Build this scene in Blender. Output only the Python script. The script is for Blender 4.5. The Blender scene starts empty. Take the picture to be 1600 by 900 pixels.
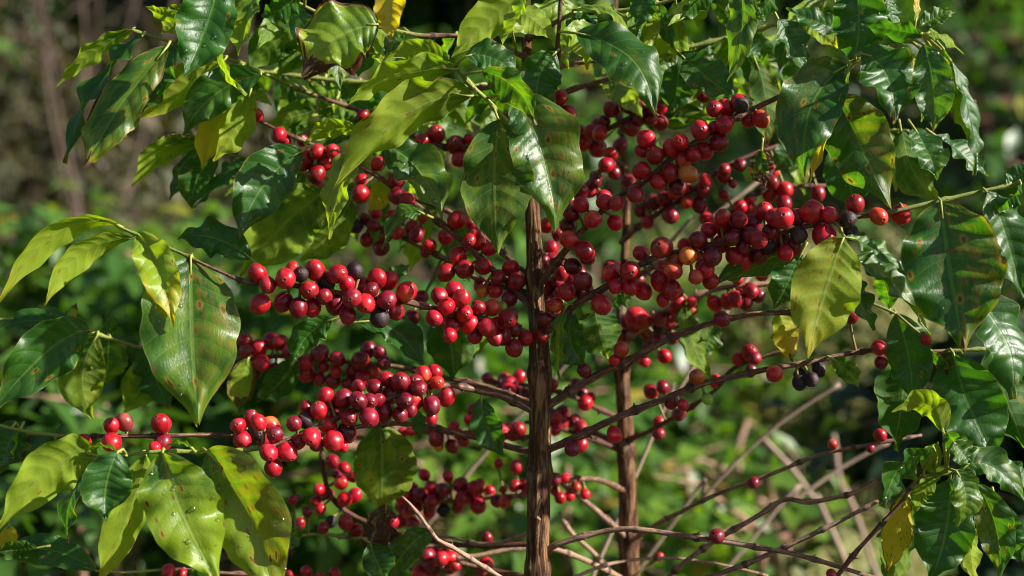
import bpy, math, random
from mathutils import Vector, Matrix, noise, Quaternion

R = math.radians
sc = bpy.context.scene
col = sc.collection

# ------------------------------------------------------------------ camera
CAM_D = 1.04          # metres from the lens to the front stem (y = 0)
CAM_Z = 1.12          # height of the lens
KW = 0.75 / CAM_D     # width of the view per metre of distance
cam_data = bpy.data.cameras.new('camera')
cam = bpy.data.objects.new('camera', cam_data)
col.objects.link(cam)
cam.location = (0, -CAM_D, CAM_Z)
cam.rotation_euler = (R(90), 0, 0)
cam_data.sensor_width = 36.0
cam_data.lens = 36.0 / KW
cam_data.clip_start = 0.05
cam_data.clip_end = 500
cam_data.dof.use_dof = True
cam_data.dof.focus_distance = CAM_D - 0.055
cam_data.dof.aperture_fstop = 4.2
cam_data.dof.aperture_blades = 9
sc.camera = cam

# ------------------------------------------------------------------ light
TO_SUN = Vector((0.82, -0.25, 0.51)).normalized()
SUN_EL = math.asin(TO_SUN.z)
world = bpy.data.worlds.new('World')
sc.world = world
world.use_nodes = True
wn = world.node_tree
bg = wn.nodes['Background']
sky = wn.nodes.new('ShaderNodeTexSky')
sky.sky_type = 'NISHITA'
sky.sun_disc = False
sky.sun_elevation = SUN_EL
sky.sun_rotation = math.atan2(TO_SUN.x, TO_SUN.y)
wn.links.new(sky.outputs[0], bg.inputs[0])
bg.inputs[1].default_value = 0.05
sun_data = bpy.data.lights.new('sun', 'SUN')
sun_data.energy = 5.0
sun_data.angle = R(0.5)
sun_data.color = (1.0, 0.95, 0.86)
sun = bpy.data.objects.new('sun', sun_data)
sun.rotation_euler = TO_SUN.to_track_quat('Z', 'Y').to_euler()
sun.location = (4, -1, 4)
col.objects.link(sun)
sc.view_settings.view_transform = 'Standard'
sc.view_settings.look = 'None'
sc.view_settings.exposure = 1.3
sc.view_settings.gamma = 1.0
sc.view_settings.use_curve_mapping = False
sc.cycles.max_bounces = 8
sc.cycles.transmission_bounces = 5
sc.cycles.transparent_max_bounces = 6
sc.cycles.caustics_reflective = False
sc.cycles.caustics_refractive = False
sc.cycles.use_denoising = True
sc.cycles.filter_width = 1.05


def P(px, py, y=0.0):
    """The point at depth y that the photograph (1600 wide) shows at px, py."""
    w = KW * (y + CAM_D) / 1600.0
    return Vector(((px - 800.0) * w, y, CAM_Z - (py - 450.0) * w))


def px_len(n, y=0.0):
    return n * KW * (y + CAM_D) / 1600.0


# ------------------------------------------------------------------ node helpers
class NT:
    def __init__(self, name):
        self.m = bpy.data.materials.new(name)
        self.m.use_nodes = True
        self.t = self.m.node_tree
        self.t.nodes.clear()

    def n(self, kind, **kw):
        nd = self.t.nodes.new(kind)
        for k, v in kw.items():
            setattr(nd, k, v)
        return nd

    def put(self, sock, v):
        if v is None:
            return
        if isinstance(v, (int, float)):
            sock.default_value = v
        elif isinstance(v, (tuple, list)):
            sock.default_value = tuple(v) + ((1.0,) if len(v) == 3 and len(sock.default_value) == 4 else ())
        else:
            self.t.links.new(v, sock)

    def math(self, op, a, b=None, c=None, clamp=False):
        nd = self.n('ShaderNodeMath', operation=op)
        nd.use_clamp = clamp
        for s, v in zip(nd.inputs, (a, b, c)):
            self.put(s, v)
        return nd.outputs[0]

    def ramp(self, v, lo, hi, a=0.0, b=1.0, smooth=True):
        nd = self.n('ShaderNodeMapRange')
        nd.interpolation_type = 'SMOOTHSTEP' if smooth else 'LINEAR'
        self.put(nd.inputs[0], v)
        for i, x in enumerate((lo, hi, a, b)):
            self.put(nd.inputs[i + 1], x)
        return nd.outputs[0]

    def mix(self, f, a, b, mode='MIX'):
        nd = self.n('ShaderNodeMix', data_type='RGBA', blend_type=mode)
        self.put(nd.inputs[0], f)
        self.put(nd.inputs[6], a)
        self.put(nd.inputs[7], b)
        return nd.outputs[2]

    def noise(self, vec, scale, detail=3.0, rough=0.55, dist=0.0):
        nd = self.n('ShaderNodeTexNoise')
        self.put(nd.inputs['Vector'], vec)
        nd.inputs['Scale'].default_value = scale
        nd.inputs['Detail'].default_value = detail
        nd.inputs['Roughness'].default_value = rough
        nd.inputs['Distortion'].default_value = dist
        return nd.outputs[0]

    def combine(self, x, y, z):
        nd = self.n('ShaderNodeCombineXYZ')
        for s, v in zip(nd.inputs, (x, y, z)):
            self.put(s, v)
        return nd.outputs[0]

    def sep(self, v, color=False):
        nd = self.n('ShaderNodeSeparateColor' if color else 'ShaderNodeSeparateXYZ')
        self.put(nd.inputs[0], v)
        return nd.outputs

    def bump(self, h, strength, dist):
        nd = self.n('ShaderNodeBump')
        nd.inputs['Strength'].default_value = strength
        nd.inputs['Distance'].default_value = dist
        self.put(nd.inputs['Height'], h)
        return nd.outputs[0]

    def bsdf(self, color, rough=0.5, spec=0.5, normal=None, **kw):
        nd = self.n('ShaderNodeBsdfPrincipled')
        self.put(nd.inputs['Base Color'], color)
        self.put(nd.inputs['Roughness'], rough)
        self.put(nd.inputs['Specular IOR Level'], spec)
        if normal is not None:
            self.put(nd.inputs['Normal'], normal)
        for k, v in kw.items():
            self.put(nd.inputs[k.replace('_', ' ')], v)
        return nd.outputs[0]

    def mixsh(self, f, a, b):
        nd = self.n('ShaderNodeMixShader')
        self.put(nd.inputs[0], f)
        self.put(nd.inputs[1], a)
        self.put(nd.inputs[2], b)
        return nd.outputs[0]

    def out(self, sh):
        o = self.n('ShaderNodeOutputMaterial')
        self.put(o.inputs[0], sh)
        return self.m


# ------------------------------------------------------------------ materials
def leaf_material():
    """Coffee leaf.  Object colour: r = yellowing, g = rust, b = seed, alpha = dead brown tissue."""
    k = NT('coffee leaf')
    oi = k.n('ShaderNodeObjectInfo')
    yel, rust, seed = k.sep(oi.outputs['Color'], True)
    dead = oi.outputs['Alpha']
    uv = k.n('ShaderNodeUVMap')
    u, v2, _ = k.sep(uv.outputs[0])
    v = k.math('SUBTRACT', k.math('MULTIPLY', v2, 2.0), 1.0)
    av = k.math('ABSOLUTE', v)
    so = k.math('MULTIPLY', seed, 77.0)
    p = k.combine(k.math('ADD', k.math('MULTIPLY', u, 2.0), so), k.math('ADD', v, so), so)
    n1 = k.noise(p, 1.6, 4, 0.6, 0.4)
    n2 = k.noise(p, 5.0, 5, 0.65, 0.6)
    n3 = k.noise(p, 22.0, 3, 0.6)
    # veins
    t = k.math('SUBTRACT', k.math('MULTIPLY', k.math('POWER', u, 0.92), 9.0), k.math('MULTIPLY', k.math('POWER', av, 1.35), 1.35))
    fr = k.math('ABSOLUTE', k.math('SUBTRACT', k.math('FRACT', t), 0.5))     # 0.5 on a vein
    side = k.ramp(fr, 0.455, 0.495)
    side = k.math('MULTIPLY', side, k.ramp(av, 0.75, 1.0, 1.0, 0.2))
    mid = k.ramp(av, 0.018, 0.06, 1.0, 0.0)
    vein = k.math('MAXIMUM', mid, k.math('MULTIPLY', side, 0.62))
    between = k.ramp(fr, 0.5, 0.22)
    # blade colour
    green = k.mix(n1, (0.009, 0.048, 0.008), (0.040, 0.140, 0.014))
    lime = k.mix(n2, (0.125, 0.235, 0.010), (0.275, 0.350, 0.020))
    gold = k.mix(n2, (0.42, 0.27, 0.010), (0.54, 0.38, 0.018))
    yv = k.math('ADD', yel, k.math('MULTIPLY', k.math('SUBTRACT', n1, 0.5), 0.85))
    yv = k.math('ADD', yv, k.math('MULTIPLY', k.math('MULTIPLY', k.math('SUBTRACT', u, 0.42), 0.75), yel))
    base = k.mix(k.ramp(yv, 0.12, 0.62), green, lime)
    base = k.mix(k.ramp(yv, 0.72, 1.02), base, gold)
    base = k.mix(k.math('MULTIPLY', vein, 0.75), base, k.mix(yel, (0.085, 0.19, 0.030), (0.36, 0.38, 0.07)))
    # rust between the veins
    rm = k.math('MULTIPLY', k.ramp(k.math('ADD', n2, k.math('MULTIPLY', rust, 0.36)), 0.64, 0.84), k.math('ADD', 0.08, k.math('MULTIPLY', between, 0.92)))
    sgn = k.ramp(seed, 0.499, 0.501, -1.0, 1.0, False)
    rm = k.math('MULTIPLY', rm, k.ramp(k.math('ADD', k.math('MULTIPLY', v, sgn), k.noise(p, 1.2, 2, 0.5)), 0.1, 0.62))
    rm = k.math('MULTIPLY', rm, k.ramp(av, 0.05, 0.18))
    rm = k.math('MULTIPLY', rm, k.ramp(rust, 0.30, 0.62))
    base = k.mix(k.math('MULTIPLY', rm, 0.62), base, k.mix(n3, (0.15, 0.095, 0.016), (0.27, 0.185, 0.028)))
    # round leaf spots: brown with a yellow ring
    vo = k.n('ShaderNodeTexVoronoi')
    k.put(vo.inputs['Vector'], p)
    vo.voronoi_dimensions = '2D'
    vo.inputs['Scale'].default_value = 2.4
    pick, _, _ = k.sep(vo.outputs['Color'], True)
    vd = k.math('ADD', vo.outputs['Distance'], k.math('MULTIPLY', n3, 0.09))
    has = k.ramp(k.math('SUBTRACT', pick, k.math('MULTIPLY', rust, 0.44)), 0.01, -0.02)
    ring = k.math('MULTIPLY', k.ramp(vd, 0.32, 0.14), has)
    core = k.math('MULTIPLY', k.ramp(vd, 0.155, 0.125), has)
    base = k.mix(k.math('MULTIPLY', ring, 0.6), base, (0.33, 0.25, 0.02))
    base = k.mix(k.math('MULTIPLY', core, 0.85), base, k.mix(n2, (0.10, 0.022, 0.016), (0.24, 0.085, 0.040)))
    vo2 = k.n('ShaderNodeTexVoronoi')
    k.put(vo2.inputs['Vector'], k.combine(k.math('ADD', k.math('MULTIPLY', u, 1.6), k.math('MULTIPLY', seed, 31.0)), v, so))
    vo2.voronoi_dimensions = '2D'
    vo2.inputs['Scale'].default_value = 6.0
    pk2, _, _ = k.sep(vo2.outputs['Color'], True)
    fl = k.math('MULTIPLY', k.ramp(k.math('ADD', vo2.outputs['Distance'], k.math('MULTIPLY', n3, 0.25)), 0.36, 0.28), k.ramp(k.math('SUBTRACT', pk2, k.math('MULTIPLY', rust, 0.16)), 0.01, 0.0))
    base = k.mix(k.math('MULTIPLY', fl, 0.85), base, (0.17, 0.045, 0.022))
    # dead tissue from the margin and the tip
    e = k.math('MAXIMUM', k.ramp(u, 0.55, 1.0, 0.0, 1.0, False), k.math('MULTIPLY', k.ramp(av, 0.45, 1.0, 0.0, 0.88, False), 1.0))
    e = k.math('ADD', e, k.math('MULTIPLY', k.math('SUBTRACT', n1, 0.5), 1.1))
    dm = k.ramp(k.math('ADD', e, dead), 1.16, 1.24)
    dm = k.math('MULTIPLY', dm, k.ramp(dead, 0.0, 0.05))
    hem = k.math('MULTIPLY', k.ramp(k.math('ADD', e, dead), 1.04, 1.2), k.ramp(dead, 0.0, 0.05))
    base = k.mix(k.math('MULTIPLY', hem, 0.75), base, (0.36, 0.26, 0.02))
    base = k.mix(dm, base, k.mix(n2, (0.030, 0.011, 0.010), (0.13, 0.060, 0.034)))
    # pale thin hem along the margin
    base = k.mix(k.math('MULTIPLY', k.ramp(av, 0.955, 1.0), 0.5), base, (0.20, 0.25, 0.07))
    geo = k.n('ShaderNodeNewGeometry')
    back = geo.outputs['Backfacing']
    under = k.mix(0.38, base, k.mix(k.ramp(yv, 0.1, 0.6), (0.055, 0.115, 0.018), (0.23, 0.29, 0.025)))
    under = k.mix(k.math('MULTIPLY', vein, 0.4), under, (0.20, 0.24, 0.07))
    colr = k.mix(back, base, under)
    h = k.math('SUBTRACT', k.math('MULTIPLY', between, 0.5), k.math('MULTIPLY', mid, 0.6))
    h = k.math('ADD', h, k.math('MULTIPLY', n3, 1.0))
    nrm = k.bump(h, 0.35, 0.0008)
    rough = k.math('ADD', k.math('ADD', k.math('MULTIPLY', n2, 0.26), k.math('MULTIPLY', n3, 0.24)), 0.12)
    rough = k.math('ADD', rough, k.math('MULTIPLY', back, 0.28))
    rough = k.math('ADD', rough, k.math('MULTIPLY', dm, 0.3))
    spec = k.math('SUBTRACT', 0.52, k.math('MULTIPLY', back, 0.30))
    s = k.bsdf(colr, rough, spec, nrm)
    tr = k.n('ShaderNodeBsdfTranslucent')
    tc = k.mix(1.0, base, (2.7, 2.9, 0.60), 'MULTIPLY')
    tc = k.mix(0.35, tc, k.mix(k.ramp(yv, 0.2, 0.9), (0.09, 0.23, 0.006), (0.48, 0.44, 0.012)))
    tc = k.mix(k.math('MAXIMUM', dm, core), tc, (0.12, 0.030, 0.014))
    k.put(tr.inputs[0], tc)
    k.put(tr.inputs[1], nrm)
    hole = k.math('MULTIPLY', k.ramp(dm, 0.8, 1.0), k.ramp(n2, 0.555, 0.575))          # dead tissue that has torn out
    tp = k.n('ShaderNodeBsdfTransparent')
    return k.out(k.mixsh(hole, k.mixsh(0.46, s, tr.outputs[0]), tp.outputs[0]))


def cherry_material():
    k = NT('coffee cherry skin')
    oi = k.n('ShaderNodeObjectInfo')
    c = oi.outputs['Color']
    seed = oi.outputs['Alpha']
    tc = k.n('ShaderNodeTexCoord')
    mp = k.n('ShaderNodeVectorMath', operation='ADD')
    k.put(mp.inputs[0], tc.outputs['Object'])
    k.put(mp.inputs[1], k.combine(seed, k.math('MULTIPLY', seed, 3.1), 0.0))
    p = mp.outputs[0]
    n1 = k.noise(p, 90, 3, 0.5)
    n2 = k.noise(p, 420, 4, 0.6)
    uv = k.n('ShaderNodeUVMap')
    u, v, _ = k.sep(uv.outputs[0])
    # v: 0 at the stalk, 1 at the flower scar
    a = k.mix(k.ramp(n1, 0.3, 0.7), k.mix(1.0, c, (0.66, 0.5, 0.6), 'MULTIPLY'), k.mix(1.0, c, (1.15, 1.5, 1.15), 'MULTIPLY'))
    a = k.mix(k.math('MULTIPLY', k.ramp(n2, 0.60, 0.72), 0.30), a, (0.42, 0.11, 0.08))
    half = k.math('MULTIPLY', k.ramp(k.noise(p, 55, 1, 0.5), 0.50, 0.66), k.ramp(k.math('FRACT', k.math('MULTIPLY', seed, 7.0)), 0.82, 0.88))
    half = k.math('MULTIPLY', half, k.ramp(k.sep(c, True)[0], 0.24, 0.34))
    a = k.mix(k.math('MULTIPLY', half, 0.65), a, (0.62, 0.17, 0.03))
    bloom = k.ramp(k.noise(p, 150, 4, 0.6), 0.46, 0.70)
    a = k.mix(k.math('MULTIPLY', bloom, 0.08), a, (0.42, 0.22, 0.24))
    scar = k.ramp(v, 0.905, 0.935)
    a = k.mix(k.math('MULTIPLY', scar, 0.6), a, k.mix(n2, (0.09, 0.010, 0.010), (0.22, 0.07, 0.045)))
    a = k.mix(k.ramp(v, 0.968, 0.985), a, (0.02, 0.008, 0.006))
    wrinkle = k.ramp(k.sep(c, True)[0], 0.09, 0.05)         # dried, nearly black fruit are wrinkled and dull
    h = k.math('ADD', k.math('MULTIPLY', n2, 0.35), k.math('MULTIPLY', k.math('MULTIPLY', k.noise(p, 300, 4, 0.65, 1.5), wrinkle), 3.0))
    nrm = k.bump(h, 0.28, 0.0009)
    rough = k.math('ADD', k.math('ADD', 0.25, k.math('MULTIPLY', bloom, 0.16)), k.math('MULTIPLY', n2, 0.12))
    rough = k.math('ADD', rough, k.math('MULTIPLY', wrinkle, 0.22))
    s = k.bsdf(a, rough, 0.36, nrm, Subsurface_Weight=0.06, Subsurface_Scale=0.004,
               Coat_Weight=k.math('SUBTRACT', 0.07, k.math('MULTIPLY', wrinkle, 0.07)), Coat_Roughness=0.18)
    return k.out(s)


def bark_material():
    """Branch bark. Object colour: r = where along the branch it turns green (UV u), g = paleness, b = seed."""
    k = NT('branch bark')
    oi = k.n('ShaderNodeObjectInfo')
    gs, pale, seed = k.sep(oi.outputs['Color'], True)
    uv = k.n('ShaderNodeUVMap')
    u, v, _ = k.sep(uv.outputs[0])
    tc = k.n('ShaderNodeTexCoord')
    p = tc.outputs['Object']
    n1 = k.noise(p, 35, 4, 0.6)
    n2 = k.noise(p, 260, 4, 0.65)
    n3 = k.noise(k.combine(k.math('MULTIPLY', u, 26.0), k.math('MULTIPLY', v, 7.0), k.math('MULTIPLY', seed, 50.0)), 1.0, 5, 0.7)
    a = k.mix(n1, (0.058, 0.017, 0.012), (0.140, 0.050, 0.030))
    a = k.mix(k.ramp(k.math('ADD', n3, k.math('MULTIPLY', pale, 0.5)), 0.60, 0.84), a, k.mix(n2, (0.27, 0.150, 0.090), (0.42, 0.275, 0.185)))
    a = k.mix(k.math('MULTIPLY', k.ramp(n2, 0.56, 0.70), 0.55), a, (0.025, 0.011, 0.008))
    g = k.ramp(k.math('ADD', u, k.math('MULTIPLY', n1, 0.10)), gs, k.math('ADD', gs, 0.14))
    a = k.mix(g, a, k.mix(n1, (0.15, 0.19, 0.030), (0.27, 0.30, 0.055)))
    at = k.n('ShaderNodeAttribute', attribute_name='node')
    nd = k.math('MULTIPLY', at.outputs['Fac'], k.math('SUBTRACT', 1.0, k.math('MULTIPLY', g, 0.6)))
    a = k.mix(k.math('MULTIPLY', k.ramp(nd, 0.30, 0.75), 0.9), a, k.mix(n2, (0.022, 0.010, 0.008), (0.085, 0.045, 0.030)))
    h = k.math('ADD', n2, k.math('MULTIPLY', n3, 1.2))
    return k.out(k.bsdf(a, 0.62, 0.35, k.bump(h, 0.7, 0.0016)))


def trunk_material():
    k = NT('trunk bark')
    tc = k.n('ShaderNodeTexCoord')
    mp = k.n('ShaderNodeMapping')
    k.put(mp.inputs[0], tc.outputs['Object'])
    mp.inputs[3].default_value = (1, 1, 0.13)
    f = k.noise(mp.outputs[0], 330, 6, 0.68, 0.5)
    g = k.noise(tc.outputs['Object'], 45, 4, 0.6)
    g2 = k.noise(tc.outputs['Object'], 14, 3, 0.6)
    a = k.mix(g, (0.055, 0.021, 0.011), (0.125, 0.052, 0.024))
    a = k.mix(k.math('MULTIPLY', k.ramp(f, 0.47, 0.62), 0.85), a, k.mix(g2, (0.24, 0.115, 0.048), (0.43, 0.250, 0.110)))  # tan ridges, brightened in colour to imitate sunlit bark edges
    a = k.mix(k.math('MULTIPLY', k.ramp(f, 0.46, 0.36), 0.9), a, (0.022, 0.010, 0.007))
    a = k.mix(k.math('MULTIPLY', k.ramp(g, 0.58, 0.68), 0.45), a, (0.24, 0.21, 0.15))
    return k.out(k.bsdf(a, 0.8, 0.25, k.bump(f, 1.0, 0.006)))


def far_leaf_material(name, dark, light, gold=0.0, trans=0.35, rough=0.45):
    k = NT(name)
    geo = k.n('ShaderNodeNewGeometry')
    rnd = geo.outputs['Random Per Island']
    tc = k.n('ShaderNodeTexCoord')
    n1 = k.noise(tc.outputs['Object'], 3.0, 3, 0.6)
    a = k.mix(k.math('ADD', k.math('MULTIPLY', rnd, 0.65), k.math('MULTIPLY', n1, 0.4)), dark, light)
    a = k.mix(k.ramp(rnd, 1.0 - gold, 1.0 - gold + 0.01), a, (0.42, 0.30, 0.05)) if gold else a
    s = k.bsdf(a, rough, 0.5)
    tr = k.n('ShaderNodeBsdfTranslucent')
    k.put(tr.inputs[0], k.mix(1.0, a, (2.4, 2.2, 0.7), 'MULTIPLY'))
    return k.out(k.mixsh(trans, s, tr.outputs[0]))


def plain(name, a, b, scale=30, rough=0.7, spec=0.3, bumpd=0.001):
    k = NT(name)
    tc = k.n('ShaderNodeTexCoord')
    n = k.noise(tc.outputs['Object'], scale, 4, 0.6)
    return k.out(k.bsdf(k.mix(n, a, b), rough, spec, k.bump(n, 0.5, bumpd)))


def water_material():
    k = NT('water drop')
    tr = k.n('ShaderNodeBsdfTransparent')
    gl = k.n('ShaderNodeBsdfGlossy')
    gl.inputs['Roughness'].default_value = 0.12
    fr = k.n('ShaderNodeFresnel')
    fr.inputs[0].default_value = 1.33
    return k.out(k.mixsh(k.math('ADD', fr.outputs[0], 0.10), tr.outputs[0], gl.outputs[0]))


def ground_material():
    k = NT('hillside soil and grass')
    tc = k.n('ShaderNodeTexCoord')
    p = tc.outputs['Object']
    n1 = k.noise(p, 0.55, 5, 0.6)
    n2 = k.noise(p, 4.0, 6, 0.65)
    n3 = k.noise(p, 30.0, 5, 0.65)
    soil = k.mix(n3, (0.050, 0.034, 0.022), (0.105, 0.072, 0.046))
    gr = k.mix(n2, (0.035, 0.060, 0.018), (0.11, 0.125, 0.035))
    a = k.mix(k.ramp(k.math('ADD', k.math('MULTIPLY', n1, 0.6), k.math('MULTIPLY', n2, 0.4)), 0.44, 0.58), soil, gr)
    return k.out(k.bsdf(a, 0.9, 0.15, k.bump(n3, 0.8, 0.05)))


M = dict(leaf=leaf_material(), cherry=cherry_material(), bark=bark_material(), trunk=trunk_material(), drop=water_material(),
         stalk=plain('cherry stalk', (0.12, 0.12, 0.03), (0.25, 0.20, 0.08), 200, 0.6),
         petiole=plain('leaf stalk', (0.20, 0.22, 0.04), (0.30, 0.31, 0.06), 120, 0.5),
         ground=ground_material(),
         bank=plain('bare red soil', (0.085, 0.036, 0.024), (0.15, 0.075, 0.050), 3.0, 0.95, 0.1, 0.03),
         far_leaf=far_leaf_material('far coffee leaf', (0.018, 0.070, 0.010), (0.075, 0.165, 0.018), 0.02, 0.35, 0.43),
         far_leaf_fresh=far_leaf_material('fresh far leaf', (0.035, 0.110, 0.010), (0.135, 0.220, 0.020), 0.03, 0.35, 0.43),
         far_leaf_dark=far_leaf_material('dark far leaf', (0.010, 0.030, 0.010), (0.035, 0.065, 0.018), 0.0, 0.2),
         straw=far_leaf_material('dry grass blade', (0.13, 0.15, 0.035), (0.36, 0.33, 0.11), 0.0, 0.3, 0.6),
         brown_weed=far_leaf_material('withered weed', (0.022, 0.034, 0.012), (0.105, 0.090, 0.040), 0.0, 0.25, 0.6),
         dry=plain('dry twig', (0.075, 0.048, 0.038), (0.16, 0.115, 0.092), 12, 0.85, 0.2),
         pale=plain('pale dead wood', (0.20, 0.130, 0.095), (0.42, 0.31, 0.235), 60, 0.75, 0.25))


# ------------------------------------------------------------------ objects
def empty(name, loc):
    o = bpy.data.objects.new(name, None)
    o.empty_display_size = 0.05
    o.location = loc
    col.objects.link(o)
    return o


def tag(o, label=None, cat=None, group=None, kind=None):
    if label: o['label'] = label
    if cat: o['category'] = cat
    if group: o['group'] = group
    if kind: o['kind'] = kind
    return o


def mesh_obj(name, verts, faces, mats, origin=Vector((0, 0, 0)), parent=None, parent_origin=Vector((0, 0, 0)),
             uvs=None, fmat=None, smooth=True):
    """One mesh object; verts are in world space, its origin goes to `origin`."""
    me = bpy.data.meshes.new(name)
    me.from_pydata([tuple(v - origin) for v in verts], [], faces)
    for m in (mats if isinstance(mats, (list, tuple)) else [mats]):
        me.materials.append(m)
    if uvs is not None:
        lay = me.uv_layers.new(name='UVMap')
        buf = []
        for f in faces:
            for i in f:
                buf.extend(uvs[i])
        lay.data.foreach_set('uv', buf)
    if fmat is not None:
        me.polygons.foreach_set('material_index', fmat)
    if smooth:
        me.polygons.foreach_set('use_smooth', [True] * len(faces))
    me.update()
    o = bpy.data.objects.new(name, me)
    o.location = origin - parent_origin
    o.parent = parent
    col.objects.link(o)
    return o


def spline(pts, step):
    """Catmull-Rom through (Vector, radius) points, about one sample every `step` metres."""
    out = []
    n = len(pts)
    for i in range(n - 1):
        p0, p1, p2, p3 = pts[max(i - 1, 0)], pts[i], pts[i + 1], pts[min(i + 2, n - 1)]
        m = max(2, int((p2[0] - p1[0]).length / step))
        for j in range(m):
            t = j / m
            t2, t3 = t * t, t * t * t
            v = 0.5 * ((2 * p1[0]) + (p2[0] - p0[0]) * t + (2 * p0[0] - 5 * p1[0] + 4 * p2[0] - p3[0]) * t2
                       + (3 * p1[0] - p0[0] - 3 * p2[0] + p3[0]) * t3)
            out.append((v, p1[1] + (p2[1] - p1[1]) * t))
    out.append(pts[-1])
    return out


def tube(path, sides, V, F, UV, rfun=None, cap=True):
    """Sweep a ring along path [(Vector, r)], appending to V, F, UV."""
    base = len(V)
    n = len(path)
    tang = []
    for i in range(n):
        t = path[min(i + 1, n - 1)][0] - path[max(i - 1, 0)][0]
        tang.append(t.normalized() if t.length > 1e-9 else Vector((0, 0, 1)))
    ref = Vector((0, -1, 0)) if abs(tang[0].y) < 0.9 else Vector((1, 0, 0))
    a = (ref - tang[0] * ref.dot(tang[0])).normalized()
    for i, (p, r) in enumerate(path):
        a = (a - tang[i] * a.dot(tang[i])).normalized()
        b = tang[i].cross(a)
        for j in range(sides):
            th = 2 * math.pi * j / sides
            rr = r if rfun is None else rfun(i, j, r, p)
            V.append(p + (a * math.cos(th) + b * math.sin(th)) * rr)
            UV.append((i / max(1, n - 1), j / sides))
    for i in range(n - 1):
        for j in range(sides):
            k = (j + 1) % sides
            F.append((base + i * sides + j, base + i * sides + k, base + (i + 1) * sides + k, base + (i + 1) * sides + j))
    if cap:
        for i, q in ((0, -1), (n - 1, 1)):
            V.append(path[i][0] + tang[i] * path[i][1] * 0.4 * q)
            UV.append((i / max(1, n - 1), 0.5))
            c = len(V) - 1
            for j in range(sides):
                k = (j + 1) % sides
                tri = (base + i * sides + j, base + i * sides + k, c)
                F.append(tri if q > 0 else tri[::-1])


rng = random.Random(11)


class Branch:
    """A branch of a tree: a knotted tube; leaves and cherries are its children."""

    def __init__(self, tree, pts, green=2.0, pale=0.3, label=None, knots=True, node=0.042):
        self.tree = tree
        raw = [(P(x, y, d), px_len(w * 0.5, d)) for (x, y, d, w) in pts]
        self.path = spline(raw, 0.004)
        n = len(self.path)
        s, acc = [0.0], 0.0
        for i in range(1, n):
            acc += (self.path[i][0] - self.path[i - 1][0]).length
            s.append(acc)
        ph = rng.uniform(0, node)
        seed = rng.uniform(0, 50)
        jit = []
        for i, (p, r) in enumerate(self.path):
            w = noise.noise_vector(p * 28 + Vector((seed, 0, 0))) * r * 0.7
            if i in (0, n - 1): w = Vector((0, 0, 0))
            jit.append((p + w, r))
        self.path = jit

        def rf(i, j, r, p):
            q = (s[i] + ph) % node
            q = min(q, node - q)
            b = 1.0
            if knots:
                b += 0.55 * math.exp(-(q / 0.0020) ** 2) + 0.16 * math.exp(-(q / 0.006) ** 2)
                b += 0.22 * noise.noise(p * 160 + Vector((seed, j * 0.7, 0)))
            return r * b
        V, F, UV = [], [], []
        tube(self.path, 9, V, F, UV, rf)
        ring = []
        for i in range(n):
            q = (s[i] + ph) % node
            ring += [math.exp(-((q if q < node / 2 else q - node) / 0.0022) ** 2)] * 9
        if knots:                                    # opposite leaf scars and dry fruit stalks at the nodes
            q = node - ph
            while q < acc:
                i = min(range(n), key=lambda i: abs(s[i] - q))
                p, r = self.path[i]
                for _ in range(2):
                    d = noise.random_unit_vector()
                    d = Vector((rng.uniform(-1, 1), rng.uniform(-1, 1), rng.uniform(-1, 1))).normalized()
                    t = (self.path[min(i + 1, n - 1)][0] - self.path[max(i - 1, 0)][0]).normalized()
                    d = (d - t * d.dot(t)).normalized()
                    L = rng.uniform(0.5, 1.5) * r
                    tube([(p + d * r * 0.6, r * 0.42), (p + d * (r + L * 0.5) + t * L * 0.2, r * 0.34), (p + d * (r + L) + t * L * 0.5, r * 0.22)], 5, V, F, UV)
                    for z in range(len(UV) - 17, len(UV)):
                        UV[z] = (i / n, UV[z][1])
                q += node
        self.o0 = self.path[0][0].copy()
        self.obj = mesh_obj('branch', V, F, M['bark'], self.o0, tree.obj, tree.loc, UV)
        self.obj.color = (green, pale, rng.random(), 1)
        at = self.obj.data.attributes.new('node', 'FLOAT', 'POINT')
        at.data.foreach_set('value', ring + [0.5] * (len(V) - len(ring)) if knots else [0.0] * len(V))
        if label: self.obj['label'] = label
        tree.branches.append(self)
        self.pix = []
        for p, r in self.path:
            w = KW * (p.y + CAM_D) / 1600.0
            self.pix.append((p.x / w + 800, 450 - (p.z - CAM_Z) / w))

    def near_px(self, x, y):
        i = min(range(len(self.pix)), key=lambda i: (self.pix[i][0] - x) ** 2 + (self.pix[i][1] - y) ** 2)
        return i

    def near(self, p):
        return min(self.path, key=lambda q: (q[0] - p).length_squared)


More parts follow.
